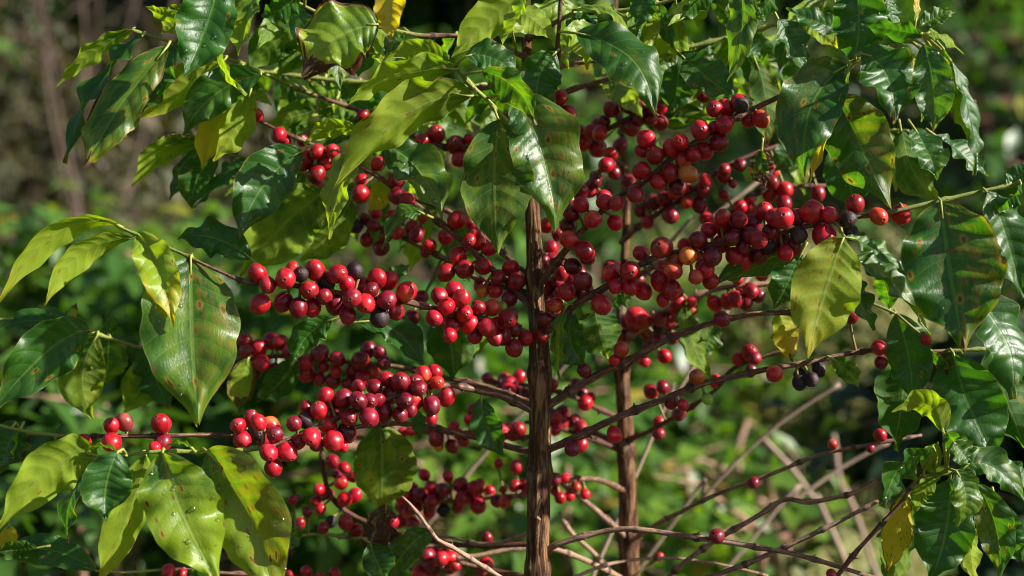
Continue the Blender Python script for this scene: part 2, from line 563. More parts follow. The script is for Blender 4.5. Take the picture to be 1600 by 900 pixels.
class Tree:
    def __init__(self, name, loc, label, cat, group=None):
        self.loc = Vector(loc)
        self.obj = empty(name, self.loc)
        tag(self.obj, label, cat, group)
        self.branches = []

    def trunk(self, pts):
        path = spline([(P(x, y, d), px_len(w * 0.5, d)) for (x, y, d, w) in pts], 0.003)
        path = [(p + noise.noise_vector(Vector((pts[0][0], 0, p.z * 9))) * 0.0022, r) for (p, r) in path]
        lo = path[0][0]
        seed = rng.uniform(0, 90)
        sides = 48

        def rf(i, j, r, p):
            th = 2 * math.pi * j / sides
            c, s = math.cos(th), math.sin(th)
            f = noise.noise(Vector((c * 2.6 + seed, s * 2.6, p.z * 7)))
            f2 = noise.noise(Vector((c * 6.5, s * 6.5 + seed, p.z * 22)))
            f3 = noise.noise(Vector((seed, 0.0, p.z * 16)))
            q = ((p.z + seed) % 0.072) - 0.036
            knot = 0.20 * math.exp(-(q / 0.007) ** 2) * (0.6 + 0.8 * math.cos(th * 2 + (p.z + seed) // 0.072 * 1.57) ** 2)
            f4 = noise.noise(Vector((c * 14, s * 14 + seed, p.z * 60)))
            return r * (1 + 0.12 * f + 0.15 * f2 + 0.08 * f3 + 0.06 * f4 + knot)
        V, F, UV = [], [], []
        tube(path, sides, V, F, UV, rf)
        self.trunk_path = path
        return mesh_obj('trunk', V, F, M['trunk'], self.loc, self.obj, self.loc, UV)


def smooth(a, b, x):
    t = max(0.0, min(1.0, (x - a) / (b - a)))
    return t * t * (3 - 2 * t)


def leaf(br, b, t, w, roll=0, y=0.0, yt=None, mid=None, ym=None, fold=16, wave=0.05, yel=0.1, rust=0.2, dead=0.1, drops=0,
         twist=0.0, label=None, join=True, seed=None):
    """A leaf from pixel b to pixel t (through pixel mid), w pixels wide, rolled about its midrib (0 = upper face to the lens)."""
    g = random.Random(int(b[0] * 7 + b[1] * 13 + t[0] * 3 + w))
    yt = y if yt is None else yt
    ym = (y + yt) / 2 if ym is None else ym
    B, T = P(b[0], b[1], y), P(t[0], t[1], yt)
    if mid is None:
        dx, dy = t[0] - b[0], t[1] - b[1]
        q = g.uniform(-0.07, 0.07)
        mid = ((b[0] + t[0]) / 2 - dy * q, (b[1] + t[1]) / 2 + dx * q)
    Q = P(mid[0], mid[1], ym)
    ctrl = Q * 2 - (B + T) * 0.5
    W = px_len(w, (y + yt) / 2)
    nu, nv = 46, 12
    L = (Q - B).length + (T - Q).length
    fw, ph1, ph2 = g.uniform(2.2, 3.6), g.uniform(0, 6.28), g.uniform(0, 6.28)
    k2 = g.uniform(4.2, 6.2)
    asym = g.uniform(0.90, 1.10)
    curl = g.uniform(-0.16, 0.06)
    twist = twist or g.uniform(-26, 26)
    V, UV = [], []
    grid = []
    for i in range(nu + 1):
        u = i / nu
        c = B * (1 - u) ** 2 + ctrl * 2 * u * (1 - u) + T * u * u
        tan = (B * (-2 * (1 - u)) + ctrl * (2 - 4 * u) + T * (2 * u))
        tan.normalize()
        n0 = Vector((0, -1, 0)) - tan * (-tan.y)
        if n0.length < 0.15: n0 = Vector((0, -0.2, 1)) - tan * (Vector((0, -0.2, 1)).dot(tan))
        n0.normalize()
        n = Quaternion(tan, R(roll + twist * (u - 0.4))) @ n0
        s = n.cross(tan)
        f = (max(0.0, math.sin(math.pi * min(1, u ** 0.92))) ** 0.68) * (1 - 0.62 * smooth(0.70, 0.97, u))
        half = W * 0.5 * max(f, 0.02) * 1.03
        fo = R(fold)
        row = []
        for j in range(nv + 1):
            v = -1 + 2 * j / nv
            av = abs(v)
            hs = half * (asym if v > 0 else 2 - asym)
            hs *= 1 + 0.10 * av * noise.noise(Vector((u * 9.0 + ph1 * 3, (1 if v > 0 else -1) * 2.0, ph2))) * smooth(0.05, 0.3, u)
            off = s * (v * hs * math.cos(fo * (0.6 + 0.4 * av))) + n * (av * hs * math.sin(fo) * (1.25 - 0.5 * av))
            e = math.sin(6.283 * fw * u + (ph1 if v > 0 else ph2)) + 0.36 * math.sin(6.283 * k2 * u + (ph2 if v > 0 else ph1))
            off += n * ((wave * 1.5 + 0.022) * W * av ** 2.2 * e * smooth(0.02, 0.25, u) * (1.05 - smooth(0.8, 1, u)))
            tt = 9.0 * u ** 0.92 - 1.35 * av ** 1.35
            off += n * (0.0115 * W * math.cos(6.283 * tt) * -1 * min(1, av * 3) * (1 - av ** 3))
            off += n * (curl * W * av * av * smooth(0.1, 0.5, u))
            off += n * (0.10 * W * noise.noise(Vector((u * 2.1 + ph1, v * 1.0, ph2))))
            row.append(len(V))
            V.append(c + off)
            UV.append((u, (v + 1) / 2))
        grid.append(row)
    F, FM = [], []
    for i in range(nu):
        for j in range(nv):
            F.append((grid[i][j], grid[i + 1][j], grid[i + 1][j + 1], grid[i][j + 1]))
            FM.append(0)
    # stalk
    t0 = (ctrl - B).normalized()
    end = B - t0 * 0.009
    if br is not None and join:
        q, r = br.near(B)
        if (q - B).length < 0.055: end = q
    k = len(F)
    tube([(end, 0.0011), (end * 0.35 + (B - t0 * 0.004) * 0.65, 0.0010), (B, 0.0009), (B + t0 * L * 0.12, 0.0006)], 6, V, F, UV)
    FM += [1] * (len(F) - k)
    # water drops on the upper face
    if drops:
        k = len(F)
        for _ in range(drops):
            i, j = g.randint(3, nu - 4), g.randint(1, nv - 1)
            p = V[grid[i][j]] * g.random()
            p = V[grid[i][j]].lerp(V[grid[i + 1][min(j + 1, nv)]], g.random())
            n = (V[grid[i + 1][j]] - V[grid[i][j]]).cross(V[grid[i][min(j + 1, nv)]] - V[grid[i][j - 1]])
            if n.length < 1e-12: continue
            n.normalize()
            rr = 0.0006 + 0.0012 * g.random() ** 4
            a = n.orthogonal().normalized()
            bb = n.cross(a)
            base = len(V)
            for (hh, rad) in ((-0.05, 1.0), (0.38, 0.86), (0.62, 0.45)):
                for q in range(7):
                    th = 6.283 * q / 7
                    V.append(p + n * (hh * rr) + (a * math.cos(th) + bb * math.sin(th)) * rr * rad)
                    UV.append((0, 0))
            V.append(p + n * rr * 0.70)
            UV.append((0, 0))
            for q in range(7):
                q2 = (q + 1) % 7
                F.append((base + q, base + q2, base + 7 + q2, base + 7 + q))
                F.append((base + 7 + q, base + 7 + q2, base + 14 + q2, base + 14 + q))
                F.append((base + 14 + q, base + 14 + q2, base + 21))
        FM += [2] * (len(F) - k)
    po = br.o0 if br else Vector((0, 0, 0))
    o = mesh_obj('leaf', V, F, [M['leaf'], M['petiole'], M['drop']], B, br.obj if br else None, po, UV, FM)
    o.color = (yel, rust, g.random() if seed is None else seed, dead + 0.05 if dead > 0 else 0)
    if label: o['label'] = label
    return o


CHERRY = {'': (0.44, 0.005, 0.017), 'd': (0.20, 0.004, 0.016), 'k': (0.020, 0.010, 0.013), 'o': (0.60, 0.12, 0.022), 'r': (0.46, 0.030, 0.018),
          'g': (0.24, 0.33, 0.035), 'p': (0.40, 0.055, 0.055)}
CHERRY_LABEL = {'k': 'shrivelled black dried cherry', 'o': 'orange half-ripe cherry', 'g': 'small green unripe cherry', 'd': 'dark red cherry'}  # the dark ones simply carry a deeper red
ALL = []


def cherries(br, text, dy=0.0):
    for w in text.split():
        kind = w[-1] if w[-1].isalpha() else ''
        x, y, r = [float(q) for q in w.rstrip('dkogrp').split(',')]
        r *= 1.04
        i = br.near_px(x, y)
        q, qr = br.path[i]
        yy = q.y + dy + rng.uniform(-0.007, 0.004)
        ALL.append(dict(br=br, x=x, y=y, r=r, d=yy, kind=kind, q=q, qr=qr))


def relax():
    """Move cherries in depth only until they no longer run into each other or into their branch."""
    for c in ALL:
        rr = px_len(c['r'], c['d'])
        dpx = math.hypot(*(a - b for a, b in zip((c['x'], c['y']), c['br'].pix[c['br'].near_px(c['x'], c['y'])])))
        dd = px_len(dpx, c['d'])
        need = rr + c['qr'] * 0.9
        if dd < need:
            k = math.sqrt(need * need - dd * dd)
            back = rng.random() < 0.12
            c['d'] = c['q'].y + (k if back else -k) * 0.95
    for _ in range(90):
        moved = 0
        for i in range(len(ALL)):
            a = ALL[i]
            for j in range(i + 1, len(ALL)):
                b = ALL[j]
                dx, dz = a['x'] - b['x'], a['y'] - b['y']
                if abs(dx) > 36 or abs(dz) > 36: continue
                ra, rb = px_len(a['r'], a['d']), px_len(b['r'], b['d'])
                m = px_len(math.hypot(dx, dz), (a['d'] + b['d']) / 2)
                need = (ra + rb) * 0.98
                dy = a['d'] - b['d']
                if m < need and m * m + dy * dy < need * need:
                    k = (math.sqrt(need * need - m * m) - abs(dy)) * 0.5 + 1e-5
                    s = 1 if dy > 0 else -1
                    a['d'] += s * k * 0.7
                    b['d'] -= s * k * 0.7
                    moved += 1
        if not moved: break


def build_cherries():
    relax()
    for c in ALL:
        br = c['br']
        C = P(c['x'], c['y'], c['d'])
        r = px_len(c['r'], c['d'])
        q, qr = br.near(C)
        ax = (C - q)
        dist = ax.length
        ax.normalize()
        ax = (ax * 1.0 + Vector((rng.uniform(-.5, .5), rng.uniform(-.8, .1), rng.uniform(-.7, .2))) * 0.9).normalized()
        el = rng.uniform(1.02, 1.20)
        ds = rng.uniform(0, 90)
        da = rng.uniform(0.03, 0.075)
        a = ax.orthogonal().normalized()
        b = ax.cross(a)
        sq = rng.uniform(0.93, 1.07)
        V, F, UV, FM = [], [], [], []
        ns, nr = 20, 15
        prof = []
        for i in range(nr + 1):
            v = i / nr
            th = math.pi * (1 - v) if False else math.pi * v
            z = -math.cos(th) * el
            rad = math.sin(th)
            prof.append((v, z, rad))
        prof = [p for p in prof if p[0] < 0.90]
        prof += [(0.91, -math.cos(math.pi * 0.91) * el, math.sin(math.pi * 0.91)), (0.935, -math.cos(math.pi * .93) * el + 0.035, 0.20),
                 (0.955, -math.cos(math.pi * .955) * el + 0.03, 0.14), (0.97, el * 0.965, 0.10), (0.985, el * 0.955, 0.05)]
        for (v, z, rad) in prof[1:]:
            for j in range(ns):
                th = 2 * math.pi * j / ns
                dv = Vector((math.cos(th) * rad, math.sin(th) * rad, z)) * 1.1
                rad2 = rad * (1 + da * noise.noise(dv + Vector((ds, 0, 0))) * 1.6)
                V.append(C + ax * (z * r) + (a * math.cos(th) * sq + b * math.sin(th) / sq) * rad2 * r)
                UV.append((j / ns, v))
        m = len(prof) - 1
        for i in range(m - 1):
            for j in range(ns):
                k = (j + 1) % ns
                F.append((i * ns + j, i * ns + k, (i + 1) * ns + k, (i + 1) * ns + j))
        V.append(C - ax * r * el); UV.append((0, 0)); lo = len(V) - 1
        V.append(C + ax * r * el * 0.95); UV.append((0, 1)); hi = len(V) - 1
        for j in range(ns):
            k = (j + 1) % ns
            F.append((k, j, lo))
            F.append(((m - 1) * ns + j, (m - 1) * ns + k, hi))
        FM = [0] * len(F)
        s0 = C - ax * r * el * 0.97
        k = len(F)
        tube([(q, 0.0012), (q.lerp(s0, 0.6) - ax * r * 0.1, 0.0010), (s0, 0.0012), (s0 + ax * r * 0.1, 0.0016)], 6, V, F, UV)
        FM += [1] * (len(F) - k)
        if rng.random() < 0.13:                        # a hanging water drop
            k = len(F)
            base = len(V)
            rr = r * rng.uniform(0.16, 0.24)
            tip = C + Vector((rng.uniform(-.15, .15) * r, -0.1 * r, -r * 0.98))
            rings = ((0.15, 0.75), (-0.35, 1.0), (-0.9, 0.85), (-1.3, 0.4))
            for (zz, ra) in rings:
                for j in range(8):
                    th = 6.283 * j / 8
                    V.append(tip + Vector((math.cos(th) * ra * rr, math.sin(th) * ra * rr, zz * rr)))
                    UV.append((0, 0))
            V.append(tip + Vector((0, 0, -1.42 * rr))); UV.append((0, 0))
            for i in range(3):
                for j in range(8):
                    k2 = (j + 1) % 8
                    F.append((base + i * 8 + k2, base + i * 8 + j, base + (i + 1) * 8 + j, base + (i + 1) * 8 + k2))
            for j in range(8):
                F.append((base + 24 + (j + 1) % 8, base + 24 + j, base + 32))
            FM += [2] * (len(F) - k)
        o = mesh_obj('cherry', V, F, [M['cherry'], M['stalk'], M['drop']], C, br.obj, br.o0, UV, FM)
        base = CHERRY[c['kind']]
        f = rng.uniform(0.62, 1.12)
        if c['kind'] == '' and rng.random() < 0.2: f *= 0.6
        o.color = (base[0] * f, base[1] * f * rng.uniform(0.7, 1.6), base[2] * f * rng.uniform(0.8, 1.3), rng.random())
        if c['kind'] in CHERRY_LABEL: o['label'] = CHERRY_LABEL[c['kind']]

# ------------------------------------------------------------------ the setting
def hill_z(x, y):
    """Height of the terrain: level by the shrubs, then a hillside climbing behind them."""
    s = max(0.0, y - 2.2)
    z = 0.50 * s * smooth(0, 4, s) + 0.10 * noise.noise(Vector((x * 0.5, y * 0.5, 1)))
    z += 0.03 * noise.noise(Vector((x * 2.1, y * 2.1, 4))) - 0.02
    return z + 0.15 * smooth(3, 9, y) * math.sin(x * 0.35 + 1)


def build_ground():
    V, F = [], []
    xs = [-60 + 120 * i / 150 for i in range(151)]
    xs = [x if abs(x) > 8 else x for x in xs]
    ys = [-12 + 0.35 * i for i in range(60)] + [9 + 1.2 * i for i in range(1, 50)]
    for yy in ys:
        for x in xs:
            V.append(Vector((x, yy, hill_z(x, yy))))
    n = len(xs)
    for i in range(len(ys) - 1):
        for j in range(n - 1):
            F.append((i * n + j, i * n + j + 1, (i + 1) * n + j + 1, (i + 1) * n + j))
    o = mesh_obj('ground', V, F, M['ground'])
    o['kind'] = 'structure'
    # bare red soil where the track cuts the slope, upper right
    V, F = [], []
    nx, ny = 60, 10
    for i in range(ny + 1):
        for j in range(nx + 1):
            x = 2.2 + 7.0 * j / nx
            yy = 5.75 + 0.5 * i / ny
            e = min(1, 3 * min(i, ny - i) / ny) * min(1, 6 * min(j, nx - j) / nx)
            V.append(Vector((x, yy, hill_z(x, yy) + 0.02 + e * (0.10 + 0.10 * noise.noise(Vector((x * 1.7, yy * 3, 0)))))))
    for i in range(ny):
        for j in range(nx):
            F.append((i * (nx + 1) + j, i * (nx + 1) + j + 1, (i + 1) * (nx + 1) + j + 1, (i + 1) * (nx + 1) + j))
    o = mesh_obj('soil_bank', V, F, M['bank'])
    o['kind'] = 'structure'


def leaf_card(V, F, p, d, n, L, W, droop):
    """A small bent leaf of six corner points: p = base, d = direction, n = face normal."""
    s = d.cross(n).normalized()
    b = len(V)
    m = p + d * (L * 0.5) + n * (L * droop * 0.5)
    V.extend([p, m - s * W * 0.5 + n * W * 0.14, m, m + s * W * 0.5 + n * W * 0.14, p + d * L * 0.82 - n * L * droop * 0.1 - s * W * 0.22,
              p + d * L * 0.82 - n * L * droop * 0.1 + s * W * 0.22, p + d * L - n * L * droop * 0.45])
    F.extend([(b, b + 2, b + 1), (b, b + 3, b + 2), (b + 1, b + 2, b + 4), (b + 2, b + 3, b + 5), (b + 2, b + 5, b + 4), (b + 4, b + 5, b + 6)])


def bush(name, x, y, height, width, n, leaf_len, mat, label, cat='shrub', group=None, z_low=0.1, stems=5, depth=None, seed=1, stem_mat='bark', aspect=0.42):
    g = random.Random(seed)
    z0 = hill_z(x, y)
    loc = Vector((x, y, z0))
    root = empty(name, loc)
    tag(root, label, cat, group)
    depth = depth or width * 0.8
    V, F, UV = [], [], []
    SV, SF, SUV = [], [], []
    tips = []
    for i in range(stems):
        a = g.uniform(0, 6.28)
        k = g.uniform(0.1, 0.7)
        b = loc + Vector((math.cos(a) * 0.06, math.sin(a) * 0.06, -0.03))
        e = loc + Vector((math.cos(a) * width * 0.5 * k, math.sin(a) * depth * 0.5 * k, height * g.uniform(0.75, 0.98)))
        path = spline([(b, 0.016), (b.lerp(e, 0.5) + Vector((g.uniform(-.05, .05), g.uniform(-.05, .05), 0.04)), 0.011), (e, 0.004)], 0.06)
        tube(path, 6, SV, SF, SUV)
        for q in range(int(4 + height * 6)):
            p, r = path[g.randint(len(path) // 4, len(path) - 1)]
            a2 = g.uniform(0, 6.28)
            d = Vector((math.cos(a2), math.sin(a2) * depth / width, g.uniform(-0.15, 0.45)))
            L = width * g.uniform(0.22, 0.45)
            t2 = p + d * L
            tube([(p, 0.006), (p.lerp(t2, 0.5) + Vector((0, 0, 0.03)), 0.004), (t2, 0.002)], 5, SV, SF, SUV)
            tips.append((p, t2))
    per = max(1, n // len(tips))
    for (p, t2) in tips:
        if t2.z < z0 + z_low: continue
        dd = (t2 - p)
        for _ in range(per):
            q = p.lerp(t2, g.uniform(0.15, 1.08)) + Vector((g.gauss(0, 1), g.gauss(0, 1), g.gauss(0, 1))) * 0.03 * max(1, leaf_len * 9)
            d = Vector((g.uniform(-1, 1), g.uniform(-1, 1), g.uniform(-1.0, 0.35))) + dd.normalized() * 0.5
            d.normalize()
            nn = Vector((g.uniform(-.6, .6), g.uniform(-.8, .4), 1.0))
            nn = (nn - d * nn.dot(d))
            if nn.length < 0.1: continue
            nn.normalize()
            L = leaf_len * g.uniform(0.65, 1.25)
            leaf_card(V, F, q, d, nn, L, L * aspect * g.uniform(0.8, 1.15), g.uniform(-0.1, 0.35))
    mesh_obj('stem', SV, SF, M[stem_mat], loc, root, loc, SUV).color = (2.0, 0.5, g.random(), 1)
    mesh_obj('crown', V, F, mat if not isinstance(mat, str) else M[mat], loc, root, loc)
    return root


def dry_shrub(x, y, height, width, n, label, seed, r=0.0075):
    g = random.Random(seed)
    loc = Vector((x, y, hill_z(x, y)))
    root = empty('dry_shrub', loc)
    tag(root, label, 'dead shrub', 'dry bare shrubs on the slope')
    V, F, UV = [], [], []
    for i in range(n):
        b = loc + Vector((g.uniform(-.3, .3) * width, g.uniform(-.2, .2) * width, -0.05))
        e = b + Vector((g.gauss(0, .35) * width, g.gauss(0, .2) * width, height * g.uniform(0.55, 1.05)))
        path = spline([(b, r * g.uniform(.7, 1.2)), (b.lerp(e, .5) + Vector((g.gauss(0, .07), g.gauss(0, .07), 0)), r * .8), (e, r * .35)], 0.1)
        tube(path, 6, V, F, UV)
        for _ in range(5):
            p, _r = path[g.randint(len(path) // 3, len(path) - 1)]
            e2 = p + Vector((g.gauss(0, .25), g.gauss(0, .2), g.uniform(0.05, .4))) * height * 0.5
            tube([(p, r * .5), (p.lerp(e2, .5) + Vector((0, 0, .03)), r * .4), (e2, r * .2)], 5, V, F, UV)
    mesh_obj('stem', V, F, M['dry'], loc, root, loc, UV)
    return root


def undergrowth():
    g = random.Random(5)
    V, F = [], []
    for _ in range(16000):
        y = 2.4 + 11.5 * g.random() ** 1.3
        x = g.uniform(-0.75, 0.75) * (y + CAM_D) * 0.9
        f = noise.noise(Vector((x * 0.8, y * 0.8, 9)))
        if f < -0.30 + 0.12 * (x < -1 and y > 4.5) + (0.6 if x > 2.2 and 5.5 < y < 6.4 else 0): continue
        L = g.uniform(0.06, 0.22) * (1 + 0.05 * y)
        d = Vector((g.uniform(-1, 1), g.uniform(-1, 1), g.uniform(-.1, 1.2))).normalized()
        n = Vector((g.uniform(-.5, .5), g.uniform(-1, .3), 1))
        n = (n - d * n.dot(d)).normalized()
        leaf_card(V, F, Vector((x, y, hill_z(x, y) + g.uniform(0, 0.25))), d, n, L, L * 0.4, 0.3)
    tag(mesh_obj('undergrowth', V, F, M['far_leaf']), 'low green weeds covering the hillside behind the shrubs', 'undergrowth', None, 'stuff')
    V, F = [], []
    for _ in range(7000):
        y = 3.2 + 6.0 * g.random()
        x = -0.36 * (y + CAM_D) + g.uniform(-0.12, 0.26) * (y + CAM_D)
        L = g.uniform(0.08, 0.20)
        d = Vector((g.uniform(-1, 1), g.uniform(-1, 1), g.uniform(0, 1.3))).normalized()
        n = Vector((g.uniform(-.5, .5), g.uniform(-1, .3), 1))
        n = (n - d * n.dot(d)).normalized()
        leaf_card(V, F, Vector((x, y, hill_z(x, y) + g.uniform(0, 0.3))), d, n, L, L * 0.35, 0.3)
    tag(mesh_obj('undergrowth', V, F, M['brown_weed']), 'brownish withered weeds round the dry stems at the upper left', 'undergrowth', None, 'stuff')
    V, F = [], []
    for _ in range(9000):
        y = 2.2 + 2.7 * g.random()
        x = 0.10 * (y + CAM_D) + g.uniform(0.0, 0.19) * (y + CAM_D)
        L = g.uniform(0.18, 0.50)
        d = Vector((g.gauss(0, .45), g.gauss(0, .35), 1)).normalized()
        n = Vector((g.uniform(-1, 1), -1, 0.2))
        n = (n - d * n.dot(d)).normalized()
        leaf_card(V, F, Vector((x, y, hill_z(x, y))), d, n, L, 0.018, 0.5)
    tag(mesh_obj('grass', V, F, M['straw']), 'yellowish tall grass on the slope behind the bare sticks', 'grass', None, 'stuff')


build_ground()
undergrowth()


def bx(px, y):
    return P(px, 450, y).x


GB = 'coffee shrubs behind the two front stems'
for (px, y, h, w, n, ll, mat, lab, sd) in (
    (60, 1.75, 1.28, 1.0, 2600, .10, 'far_leaf', 'out-of-focus green coffee shrub behind the drooping yellow-green leaves at the left edge', 1),
    (330, 2.3, 1.36, 1.1, 2800, .10, 'far_leaf_fresh', 'out-of-focus bright green shrub with its top behind the hanging leaf sprays on the left', 2),
    (620, 1.5, 1.16, 0.95, 2400, .11, 'far_leaf', 'out-of-focus green shrub behind the long cherry-laden branch left of the trunk', 3),
    (900, 2.1, 1.25, 0.9, 1700, .11, 'far_leaf', 'out-of-focus green shrub seen between the two brown trunks', 4),
    (760, 1.15, 1.0, 0.68, 760, .085, 'far_leaf_fresh', 'low blurred leafy coffee shrub right behind the foot of the front trunk', 5),
    (1120, 1.25, 0.90, 0.66, 520, .085, 'far_leaf_fresh', 'low blurred leafy shrub under the bare sticks right of the rear trunk', 6),
    (250, 1.15, 1.02, 0.68, 760, .085, 'far_leaf', 'low blurred coffee shrub behind the lowest drooping leaves on the left', 7),
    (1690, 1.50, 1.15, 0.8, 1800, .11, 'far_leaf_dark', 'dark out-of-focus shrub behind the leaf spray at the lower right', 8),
    (1130, 3.4, 1.22, 0.9, 1200, .10, 'far_leaf_fresh', 'yellowish-green blurred shrub beyond the bare leaning sticks', 9),
    (1650, 3.4, 1.45, 1.1, 1800, .11, 'far_leaf', 'grey-green blurred shrub below the red soil at the right edge', 10),
):
    bush('coffee_shrub', bx(px, y), y, h, w, n, ll, mat, lab, 'shrub', GB, seed=sd, z_low=0.15)

for (px, y, h, w, n, mat, lab, sd) in (
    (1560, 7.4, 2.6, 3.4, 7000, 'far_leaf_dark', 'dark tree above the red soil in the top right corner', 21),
    (2440, 5.1, 3.2, 2.4, 4200, 'far_leaf_dark', 'dark tree added out of view to the right to shade the slope', 26),  # unseen tree, put in for the shadow it casts on the slope
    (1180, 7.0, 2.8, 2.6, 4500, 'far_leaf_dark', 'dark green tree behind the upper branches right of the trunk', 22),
    (760, 6.8, 1.9, 2.4, 4500, 'far_leaf', 'blurred green tree behind the crown of the front coffee tree', 23),
    (-60, 6.6, 2.1, 1.8, 2600, 'far_leaf', 'blurred green tree at the upper left edge beside the dry stems', 24),
    (520, 7.2, 1.7, 1.6, 2600, 'far_leaf', 'blurred green tree behind the top left leaf spray', 25),
):
    bush('tree', bx(px, y), y, h, w, n, 0.17, mat, lab, 'tree', 'trees on the hillside', seed=sd, z_low=0.3, stems=6)
for (px, y, h, w, n, lab, sd) in (
    (70, 5.2, 1.9, 1.2, 7, 'pinkish-brown thicket of dry stems in the upper left', 31),
    (240, 5.8, 2.0, 1.2, 6, 'dry brown stems behind the top left hanging leaves', 32),
    (160, 4.3, 1.2, 0.9, 6, 'low dry brown stems just above the green shrubs on the left', 33),
):
    dry_shrub(bx(px, y), y, h, w, n, lab, sd)

# bare pale sticks leaning behind the trunks, out of focus
GS = 'bare pale stems leaning behind the trunks'
for (pts, lab) in (
    ([(930, 1380, .40), (1000, 890, .34), (1100, 770, .32), (1190, 683, .31), (1310, 598, .30)], 'tan bare stick rising from the bottom beside the rear trunk to mid right'),
    ([(905, 1400, .36), (985, 760, .24), (1040, 650, .24), (1090, 560, .24), (1142, 484, .24), (1180, 420, .25)], 'pale bare stick leaning right just beside the rear trunk'),
    ([(1010, 1400, .50), (1130, 892, .42), (1250, 778, .42), (1390, 690, .42)], 'long tan bare stick crossing behind the lower right twigs'),
    ([(1420, 1500, .8), (1325, 890, .75), (1268, 775, .75), (1195, 685, .75)], 'pale grey blurred stick leaning left at the lower right'),
    ([(1440, 1500, 1.0), (1352, 850, .95), (1318, 770, .95), (1300, 680, .95)], 'faint grey far stick behind the crossing lower right twigs'),
    ([(955, 1350, .40), (968, 470, .30), (1000, 440, .29), (1095, 355, .28), (1190, 275, .28)], 'pale smooth stick rising right between the cherry clusters'),
):
    y0 = pts[0][2]
    raw = [(P(x, yy, d), px_len(4.3 if d < .5 else 6.0, d)) for (x, yy, d) in pts]
    a_, b_ = raw[1][0], raw[2][0]
    dirn = (a_ - b_) / max(1e-6, (b_.z - a_.z))                      # carry the lowest seen stretch straight down to the soil
    gz = hill_z(a_.x, a_.y)
    foot = a_ + dirn * (a_.z - gz) * 0.85
    foot.y = a_.y + (foot.y - a_.y) * 0.5
    foot.z = hill_z(foot.x, foot.y) - 0.03
    raw[0] = (foot, raw[0][1] * 1.3)
    V, F, UV = [], [], []
    path = spline(raw, 0.01)
    sd = rng.uniform(0, 99)
    path = [(p + noise.noise_vector(p * 14 + Vector((sd, 0, 0))) * 0.004, r * (1 - 0.35 * i / len(path))) for i, (p, r) in enumerate(path)]
    tube(path, 8, V, F, UV, lambda i, j, r, p: r * (1 + 0.3 * math.exp(-(((p.z * 25 + sd) % 1 - .5) / .09) ** 2)))
    tag(mesh_obj('bare_stem', V, F, M['pale'], path[0][0], None, Vector((0, 0, 0)), UV), lab, 'stick', GS)

# ------------------------------------------------------------------ the two coffee trees
FRONT = Tree('coffee_tree', (P(843, 450, 0).x, 0, hill_z(0, 0)), 'front coffee tree with fissured brown trunk, drooping leaves and long branches full of red cherries', 'coffee tree')
REAR = Tree('coffee_tree', (P(990, 450, .17).x, .17, hill_z(.1, .17)), 'second coffee tree, its thinner slightly blurred trunk just behind and right of the front trunk', 'coffee tree')
fz = 450 + (CAM_Z - hill_z(0, 0) + 0.03) / (KW * CAM_D / 1600)
FRONT.trunk([(850, fz, 0, 47.5), (846, 1300, 0, 39.9), (843, 900, 0, 35.1), (843, 760, 0, 34.2), (845, 640, 0, 31.3), (843, 540, 0, 29.4), (838, 470, 0, 27.5), (835, 400, 0, 24.7),
             (833, 320, 0, 22.8), (829, 220, .004, 19.9), (825, 120, .008, 17.1), (822, 40, .01, 13.3), (824, -60, .01, 9.5), (822, -130, .01, 4.8)])
rz = 450 + (CAM_Z - hill_z(.1, .17) + 0.03) / (KW * (CAM_D + .17) / 1600)
REAR.trunk([(1010, rz, .17, 40.5), (996, 1250, .17, 33.4), (984, 900, .17, 29.0), (980, 760, .17, 27.3), (975, 640, .17, 23.8), (970, 540, .17, 19.4), (970, 480, .17, 15.0), (973, 420, .17, 13.2), (978, 330, .17, 11.4),
            (976, 240, .17, 9.7), (965, 140, .18, 7.9), (960, 40, .18, 7.0), (962, -40, .18, 3.5)])

BR = {}


def br(key, tree, pts, **kw):
    BR[key] = Branch(tree, pts, **kw)


# left of the trunk
br('B1', FRONT, [(838, 526, 0, 11), (800, 512, -.012, 10), (745, 498, -.03, 10), (672, 481, -.05, 9), (600, 466, -.065, 9), (520, 456, -.075, 8), (440, 444, -.085, 7), (385, 440, -.09, 6), (330, 418, -.085, 5), (270, 390, -.075, 5), (215, 366, -.065, 5), (182, 352, -.06, 5)], green=.80)
br('B2', FRONT, [(838, 484, 0, 11), (800, 448, .008, 10), (772, 424, .012, 10), (694, 353, .02, 9), (631, 306, .025, 8), (580, 270, .028, 8), (520, 238, .03, 7), (455, 214, .032, 6), (408, 190, .035, 5)], green=1.5)
br('B2b', FRONT, [(836, 462, .0, 10), (755, 440, .035, 9), (710, 414, .05, 9), (616, 364, .065, 8), (550, 345, .075, 6), (490, 325, .08, 5), (440, 300, .09, 4)])
br('B3', FRONT, [(830, 300, 0, 10), (770, 262, .03, 9), (709, 236, .05, 8), (627, 203, .06, 8), (560, 174, .065, 7), (507, 153, .06, 6), (440, 128, .045, 5), (380, 100, .03, 5), (275, 68, .01, 5), (205, 46, .0, 4)], green=.60)
br('B13', FRONT, [(840, 646, 0, 12), (800, 626, -.008, 11), (756, 612, -.02, 10), (709, 602, -.035, 9), (640, 612, -.055, 8), (560, 638, -.07, 7), (500, 665, -.08, 7), (455, 685, -.085, 6), (410, 700, -.09, 6), (330, 706, -.095, 6), (250, 706, -.10, 6), (180, 712, -.10, 5), (130, 716, -.10, 4)], green=.62)
br('B12', FRONT, [(838, 706, .01, 11), (800, 700, .018, 10), (741, 683, .02, 9), (677, 668, .02, 8), (620, 661, .015, 8), (556, 668, 0, 8), (470, 683, -.02, 8), (360, 681, -.045, 7), (230, 681, -.055, 7), (110, 682, -.06, 6), (30, 672, -.06, 5), (-30, 655, -.06, 5)], green=.84)
